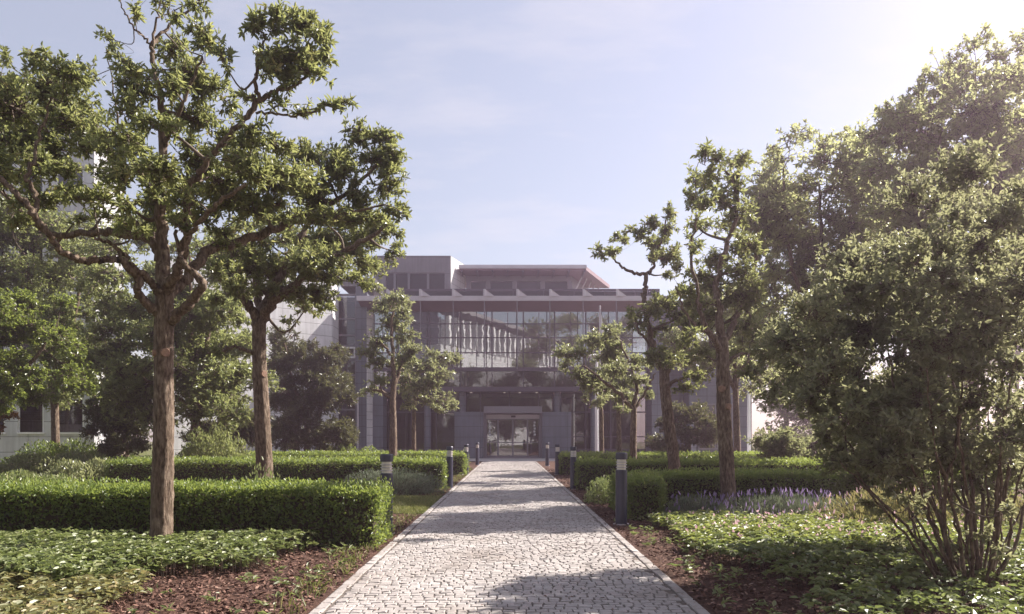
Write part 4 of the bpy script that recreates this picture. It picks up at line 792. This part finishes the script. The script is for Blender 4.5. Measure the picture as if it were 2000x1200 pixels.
part('base_wall', CLADB, lambda m: m.box(-8.19, -7.35, 44.65, 46.1, 0, 3.9))
part('downpipe', STEEL, lambda m: m.tube([(-8.72, 44.12, .02), (-8.72, 44.12, 3.6)], [.06, .06], 10))
# angled pale wing at the left
wd = np.array([-math.cos(R(42)), -math.sin(R(42))]); a0 = np.array([-9.82, 42.6])
a1 = a0 + wd*9.0; nb = np.array([wd[1], -wd[0]])*-1
part('wing', CLADW, lambda m: m.prism([tuple(a1), tuple(a0), (a0[0], 44.15), (a1[0], a1[1]+4)], 0, 9.9))
# right side
part('right_tower', CLADB, lambda m: (m.box(8.2, 8.85, 44.2, 46.4, 0, 9.4), m.box(8.85, 10.4, 46.0, 48, 0, 9.4), m.box(10.4, 10.8, 44.4, 46.4, 0, 9.4)))
part('right_wing', CLADB, lambda m: m.box(10.8, 14.6, 46.3, 56, 0, 5.4))
rw = part('wing_window', FRAMEL, lambda m: ([m.box(x-.04, x+.04, 46.22, 46.3, .6, 3.2) for x in (11.4, 12.4, 13.4)], m.box(11.36, 13.44, 46.21, 46.298, 3.2, 3.28), m.box(11.36, 13.44, 46.2, 46.298, .5, .6)))
part('pane', GLASSD, lambda m: m.add([(11.4, 46.26, .6), (13.4, 46.26, .6), (13.4, 46.26, 3.2), (11.4, 46.26, 3.2)], [(0, 1, 2, 3)]), rw)
# roof storey, left block
ph = part('roof_block', CONC, lambda m: (m.prism([(-9.2, 52), (-3.99, 52), (-3.18, 54.8), (-9.2, 60)], 12.42, 13.55), m.box(-9.2, -8.4, 52.0, 52.4, 9.7, 12.42), m.box(-8.4, -4.1, 52.02, 52.4, 9.7, 11.25), m.box(-9.2, -4.2, 53.0, 58, 9.7, 12.42), m.box(-4.35, -3.99, 52.0, 52.4, 9.7, 12.42)))
part('return_wall', CLADR, lambda m: m.prism([(-3.985, 52.01), (-3.965, 52.0), (-3.155, 54.8), (-3.4, 54.85)], 9.7, 13.52), ph)
for a, b in ((-8.35, -7.85), (-7.7, -6.9), (-6.75, -5.6), (-5.45, -4.4)):
    w = part('roof_window', FRAMEL, lambda m: (m.box(a-.07, a, 52.05, 52.3, 11.25, 12.36), m.box(b, b+.07, 52.05, 52.3, 11.25, 12.36), m.box(a-.07, b+.07, 52.05, 52.3, 12.36, 12.42)))
    part('blind', BLIND, lambda m: m.box(a, b, 52.25, 52.28, 11.25, 12.36), w)
    part('pane', GLASSR, lambda m: m.add([(a, 52.15, 11.25), (b, 52.15, 11.25), (b, 52.15, 12.42), (a, 52.15, 12.42)], [(0, 1, 2, 3)]), w)
# roof pavilion with a wide flying eave
pv = part('roof_pavilion', FRAMEL, lambda m: (m.box(-3.1, 4.35, 54.62, 54.9, 9.7, 11.05), m.box(-3.1, 4.35, 54.62, 54.9, 12.35, 12.75), m.prism([(4.35, 54.62), (5.9, 58.8), (5.7, 58.9), (4.2, 54.8)], 9.7, 12.75),
        [m.box(x-.16, x+.16, 54.6, 54.95, 11.05, 12.35) for x in ((953-CX)/F*54.6, (1005-CX)/F*54.6, (1060-CX)/F*54.6, (1113-CX)/F*54.6, -2.9)]))
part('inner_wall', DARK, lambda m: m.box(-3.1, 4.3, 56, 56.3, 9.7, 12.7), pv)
part('pane', GLASSR, lambda m: m.add([(-3.0, 54.78, 11.05), (4.3, 54.78, 11.05), (4.3, 54.78, 12.35), (-3.0, 54.78, 12.35)], [(0, 1, 2, 3)]), pv)
ev = part('eave', ROSE, lambda m: m.prism([(-3.45, 53), (5.3, 53), (7.75, 59.4), (-3.45, 59.4)], 12.78, 13.05))
for k in range(9):
    x = -3.3 + k*1.06
    part('joist', FRAME, lambda m: m.box(x-.05, x+.05, 52.8, 55, 12.62, 12.775), ev)
part('eave_trim', STEEL, lambda m: (m.box(-3.5, 5.32, 52.9, 52.995, 12.9, 13.14)), ev)
for k in range(5):
    part('strut', STEEL, lambda m: m.tube([(4.5 + .42*k, 54.7 + 1.1*k, 11.3), (5.2 + .42*k, 54.6 + 1.1*k, 12.78)], [.05, .05], 8), ev)

# ------------------------------------------------------------------ white office block at the left
W = empty('white_office_block', (-17.3, 32, 0)); W.rotation_euler = (0, 0, R(20))
tag(W, 'white office block with a band of blinded windows at the left edge', 'building')
def wpart(name, mt, fn, parent=W):
    m = MB(); fn(m); return m.build(name, mt, parent)
def wall(m):
    m.box(-16, 0, 0, 9, 0, 1.42); z = 1.42
    for fl in range(4):
        z0 = 1.42 + 3.2*fl; z1 = z0 + 1.45
        for k in range(12):
            x = -.25 - 1.36*k; m.box(x-.22 if k else x-.13, x+.22 if k else 0, 0, .4, z0, z1)
        m.box(-16, 0, .5, 9, z0, z1); m.box(-16, 0, 0, 9, z1, z0 + 3.2)
wpart('wall', CLADW, wall)
for fl in range(4):
    z0 = 1.42 + 3.2*fl
    for k in range(11):
        x1 = -.47 - 1.36*k if k else -.38; x0 = -.25 - 1.36*(k+1) + .22
        w = wpart('window', WHITE, lambda m: (m.box(x0-.02, x1+.02, -.07, .06, z0-.06, z0+.02), m.box(x0, x0+.06, .05, .12, z0+.02, z0+1.45), m.box(x1-.06, x1, .05, .12, z0+.02, z0+1.45), m.box(x0+.06, x1-.06, .05, .12, z0+1.38, z0+1.45)))
        wpart('blind', BLIND, lambda m: m.box(x0+.06, x1-.06, .25, .27, z0+.35+.5*((k*7+fl) % 3)/3, z0+1.40), w)
        wpart('pane', GLASSD, lambda m: m.add([(x0+.06, .09, z0+.02), (x1-.06, .09, z0+.02), (x1-.06, .09, z0+1.38), (x0+.06, .09, z0+1.38)], [(0, 1, 2, 3)]), w)
wpart('roof', ROOFM, lambda m: m.box(-16.1, .1, -.1, 9.1, 14.22, 14.5))

# ------------------------------------------------------------------ lamp posts
def post_lamp(label, x, y, h, head=True):
    root = empty('lamp_post', (x, y, 0)); tag(root, label, 'lamp post')
    m = MB(); m.tube([(0, 0, 0), (0, 0, h*.5), (0, 0, h)], [.095, .085, .07], 14); m.build('post', WHITE, root)
    m = MB(); m.lathe([(.096, 0), (.16, 0), (.16, .03), (.096, .03)], 0, 0, 18); m.build('base_plate', STEEL, root)
    m = MB(); m.lathe([(0, h+.30), (.20, h+.29), (.46, h+.20), (.44, h+.16), (.12, h+.10), (.09, h-.02), (0, h-.02)], 0, 0, 24); m.build('lamp_head', WHITE, root)
    return root
post_lamp('white lamp post with dish-shaped head right of the entrance', 4.45, 39.2, 5.2)
post_lamp('slim white post before the blue-grey wing at the far right', 13.4, 43.0, 5.0)
fp = empty('flagpole', (4.95, 42.0, 0)); tag(fp, 'flagpole with a limp white flag before the atrium glass', 'flagpole')
m = MB(); m.tube([(0, 0, 0), (0, 0, 4.), (0, 0, 8.35)], [.06, .05, .035], 12); m.build('pole', STEEL, fp)
m = MB(); m.lathe([(0, 8.35), (.05, 8.36), (.06, 8.41), (0, 8.46)], 0, 0, 14); m.build('finial', STEEL, fp)
m = MB(); zz = np.linspace(8.2, 6.5, 14); g = []
for j in range(9):
    for i, z in enumerate(zz):
        u = j/8; wdt = .09 + .26*(i/13)**1.3
        g.append((-.05 + u*wdt + .01, .045*math.sin(u*11 + i*.35), z - .03*math.sin(u*7)))
g = np.array(g); q = [(j*14+i, j*14+i+1, (j+1)*14+i+1, (j+1)*14+i) for j in range(8) for i in range(13)]
m.add(g, q, 0, None, True); m.add(g + np.array([0, .006, 0]), [a[::-1] for a in q], 0, None, True); m.build('flag', WHITE, fp)

# ------------------------------------------------------------------ what the glass mirrors: block and trees behind the photographer
V = empty('finned_office_block', (-8, -22, 0)); tag(V, 'white office block with vertical fins, mirrored in the atrium glass', 'building')
def vp(name, mt, fn, parent=V):
    m = MB(); fn(m); return m.build(name, mt, parent)
p0, p1 = np.array([-9.5, 6.0]), np.array([9.5, -34.0]); dv = norm(p1-p0); nv = np.array([-dv[1], dv[0]])
V.location = (0, -22, 0)
vp('wall', CLADW, lambda m: m.prism([tuple(p0), tuple(p0 - nv*6), tuple(p1 - nv*6), tuple(p1)][::-1], 0, 14.2))
vp('glazing', GLASSD, lambda m: m.prism([tuple(p0 + nv*-.4), tuple(p0 - nv*5), tuple(p1 - nv*5), tuple(p1 + nv*-.4)][::-1], 14.2, 19.0))
vp('roof', ROOFM, lambda m: m.prism([tuple(p0 + nv*1.4), tuple(p0 - nv*6), tuple(p1 - nv*6), tuple(p1 + nv*1.4)][::-1], 19.0, 19.5))
for k in range(22):
    c = p0 + dv*(1 + k*1.95)
    vp('fin', WHITE, lambda m: m.prism([tuple(c + nv*.9), tuple(c), tuple(c + dv*.35), tuple(c + dv*.35 + nv*.9)], 14.2, 18.2))
m = MB()
for k in range(125):
    x = rng.uniform(-26, 26) if k < 100 else rng.uniform(-4, 4); y = rng.uniform(-18, -12) - .1*abs(x)
    top = 18.0 if x > 2.0 else (10.5 if x > -7 else 12.5)
    z = rng.uniform(1.8, top)
    if abs(x) < 1.6 and z < 1.6: continue
    rad = np.array([1.9, 1.6, 1.4])*rng.uniform(.7, 1.2)
    grow(m, np.array([x, y, z]), rad, 200, np.array([x, y, z-1.2]), (.24, .13), 1, 6, .95, 2, .012)
for k in range(14):
    x = -24 + 3.6*k + rng.normal()*.6
    if abs(x) < 2.4: continue
    m.tube([(x, -14, 0), (x, -14, 5), (x+.3, -14, 11)], [.18, .14, .05], 8, 1)
tag(m.build('treeline', [L_FAR, TWIG]), 'trees behind the photographer, mirrored in the glass', 'trees', kind='stuff')
# far wood to the right and behind
m = MB()
for k in range(70):
    x = rng.uniform(15.5, 60); y = 52 + rng.uniform(-4, 14) + .15*(x-15); z = rng.uniform(.6, 9.0)
    rad = np.array([2.4, 2.0, 1.7])*rng.uniform(.7, 1.2)
    grow(m, np.array([x, y, z]), rad, 150, np.array([x, y, z-1.4]), (.32, .17), 1, 6, .95, 2, .02)
for k in range(10):
    x = 16 + 4.2*k; m.tube([(x, 56, 0), (x, 56, 5), (x+.4, 56, 9)], [.2, .15, .06], 8, 1)
tag(m.build('far_wood', [L_FAR, TWIG]), 'far wood behind the right side of the office', 'trees', kind='stuff')

# ------------------------------------------------------------------ mauve haze volume, added to imitate the veil of sun glare
HZ = dict(density=.0023, colour=(1.0, .76, .95), aniso=.74)
m = MB(); m.box(-262, 262, -202, 262, -1.0, 20.5)
hm, nt, b = mat('glare_haze'); nt.nodes.remove(b)
pvn = node(nt, 'ShaderNodeVolumePrincipled'); pvn.inputs['Color'].default_value = (*HZ['colour'], 1); pvn.inputs['Density'].default_value = HZ['density']; pvn.inputs['Anisotropy'].default_value = HZ['aniso']
nt.links.new(pvn.outputs[0], nt.nodes['Material Output'].inputs['Volume'])
hz = m.build('haze', hm); hz['kind'] = 'stuff'; hz['label'] = 'thin mauve haze added over the grounds to stand in for sun glare'; hz['category'] = 'haze'

# ------------------------------------------------------------------ light, sky, camera
AZ, EL = R(62), R(38)
sun_dir = Vector((math.sin(AZ)*math.cos(EL), math.cos(AZ)*math.cos(EL), math.sin(EL)))
sl = bpy.data.lights.new('sun', 'SUN'); sl.energy = 5.0; sl.angle = R(.55); sl.color = (1, .93, .84)
so = bpy.data.objects.new('sun', sl); COL.objects.link(so); so.rotation_euler = sun_dir.to_track_quat('Z', 'Y').to_euler(); so.location = (30, 10, 40)
w = bpy.data.worlds.new('World'); SC.world = w; w.use_nodes = True; nt = w.node_tree
bg = nt.nodes['Background']
sky = node(nt, 'ShaderNodeTexSky', sky_type='NISHITA', sun_disc=False, sun_elevation=EL, sun_rotation=AZ, air_density=1.1, dust_density=.8, ozone_density=1.0)
tc = nt.nodes.new('ShaderNodeTexCoord'); sp = nt.nodes.new('ShaderNodeSeparateXYZ'); nt.links.new(tc.outputs['Generated'], sp.inputs[0])
zz = node(nt, 'ShaderNodeMath', operation='ADD'); nt.links.new(sp.outputs['Z'], zz.inputs[0]); zz.inputs[1].default_value = .18
dvx = node(nt, 'ShaderNodeVectorMath', operation='DIVIDE'); nt.links.new(tc.outputs['Generated'], dvx.inputs[0])
cb = nt.nodes.new('ShaderNodeCombineXYZ')
for k in range(3): nt.links.new(zz.outputs[0], cb.inputs[k])
nt.links.new(cb.outputs[0], dvx.inputs[1])
mp = node(nt, 'ShaderNodeMapping'); mp.inputs['Scale'].default_value = (1.0, 2.2, 1); mp.inputs['Location'].default_value = (3.1, .4, 0); mp.inputs['Rotation'].default_value = (0, 0, R(12)); nt.links.new(dvx.outputs[0], mp.inputs[0])
n1 = noise(nt, 2.3, 9, .60, mp.outputs[0])
cl = ramp(nt, n1, [(.50, (0, 0, 0)), (.78, (.42, .42, .42))])
mx = node(nt, 'ShaderNodeMix', data_type='RGBA'); nt.links.new(cl, mx.inputs[0]); nt.links.new(sky.outputs[0], mx.inputs[6]); mx.inputs[7].default_value = (6.0, 5.8, 6.1, 1)
tn = node(nt, 'ShaderNodeMix', data_type='RGBA', blend_type='MULTIPLY'); tn.inputs[0].default_value = 1; nt.links.new(mx.outputs[2], tn.inputs[6]); tn.inputs[7].default_value = (1.02, 1.0, .98, 1)
vl = node(nt, 'ShaderNodeMix', data_type='RGBA'); vl.inputs[0].default_value = .52; nt.links.new(tn.outputs[2], vl.inputs[6]); vl.inputs[7].default_value = (2.75, 2.62, 2.78, 1)
nt.links.new(vl.outputs[2], bg.inputs['Color']); bg.inputs['Strength'].default_value = .084

cam = bpy.data.cameras.new('camera'); co = bpy.data.objects.new('camera', cam); COL.objects.link(co)
co.location = (0, 0, CH); co.rotation_euler = (R(90), 0, 0)
cam.sensor_width = 36; cam.lens = 36*F/2000; cam.shift_y = (CY-600)/2000; cam.shift_x = (1000-CX)/2000
cam.clip_start = .05; cam.clip_end = 1500
SC.camera = co
SC.view_settings.view_transform = 'Standard'; SC.view_settings.look = 'None'; SC.view_settings.gamma = 1; SC.view_settings.exposure = 1.4
cy = SC.cycles
cy.use_denoising = True; cy.denoiser = 'OPENIMAGEDENOISE'; cy.denoising_input_passes = 'RGB_ALBEDO_NORMAL'
cy.max_bounces = 7; cy.diffuse_bounces = 3; cy.glossy_bounces = 4; cy.transmission_bounces = 4; cy.transparent_max_bounces = 12; cy.volume_bounces = 1
cy.use_adaptive_sampling = True; cy.sample_clamp_indirect = 6
cy.caustics_reflective = False; cy.caustics_refractive = False
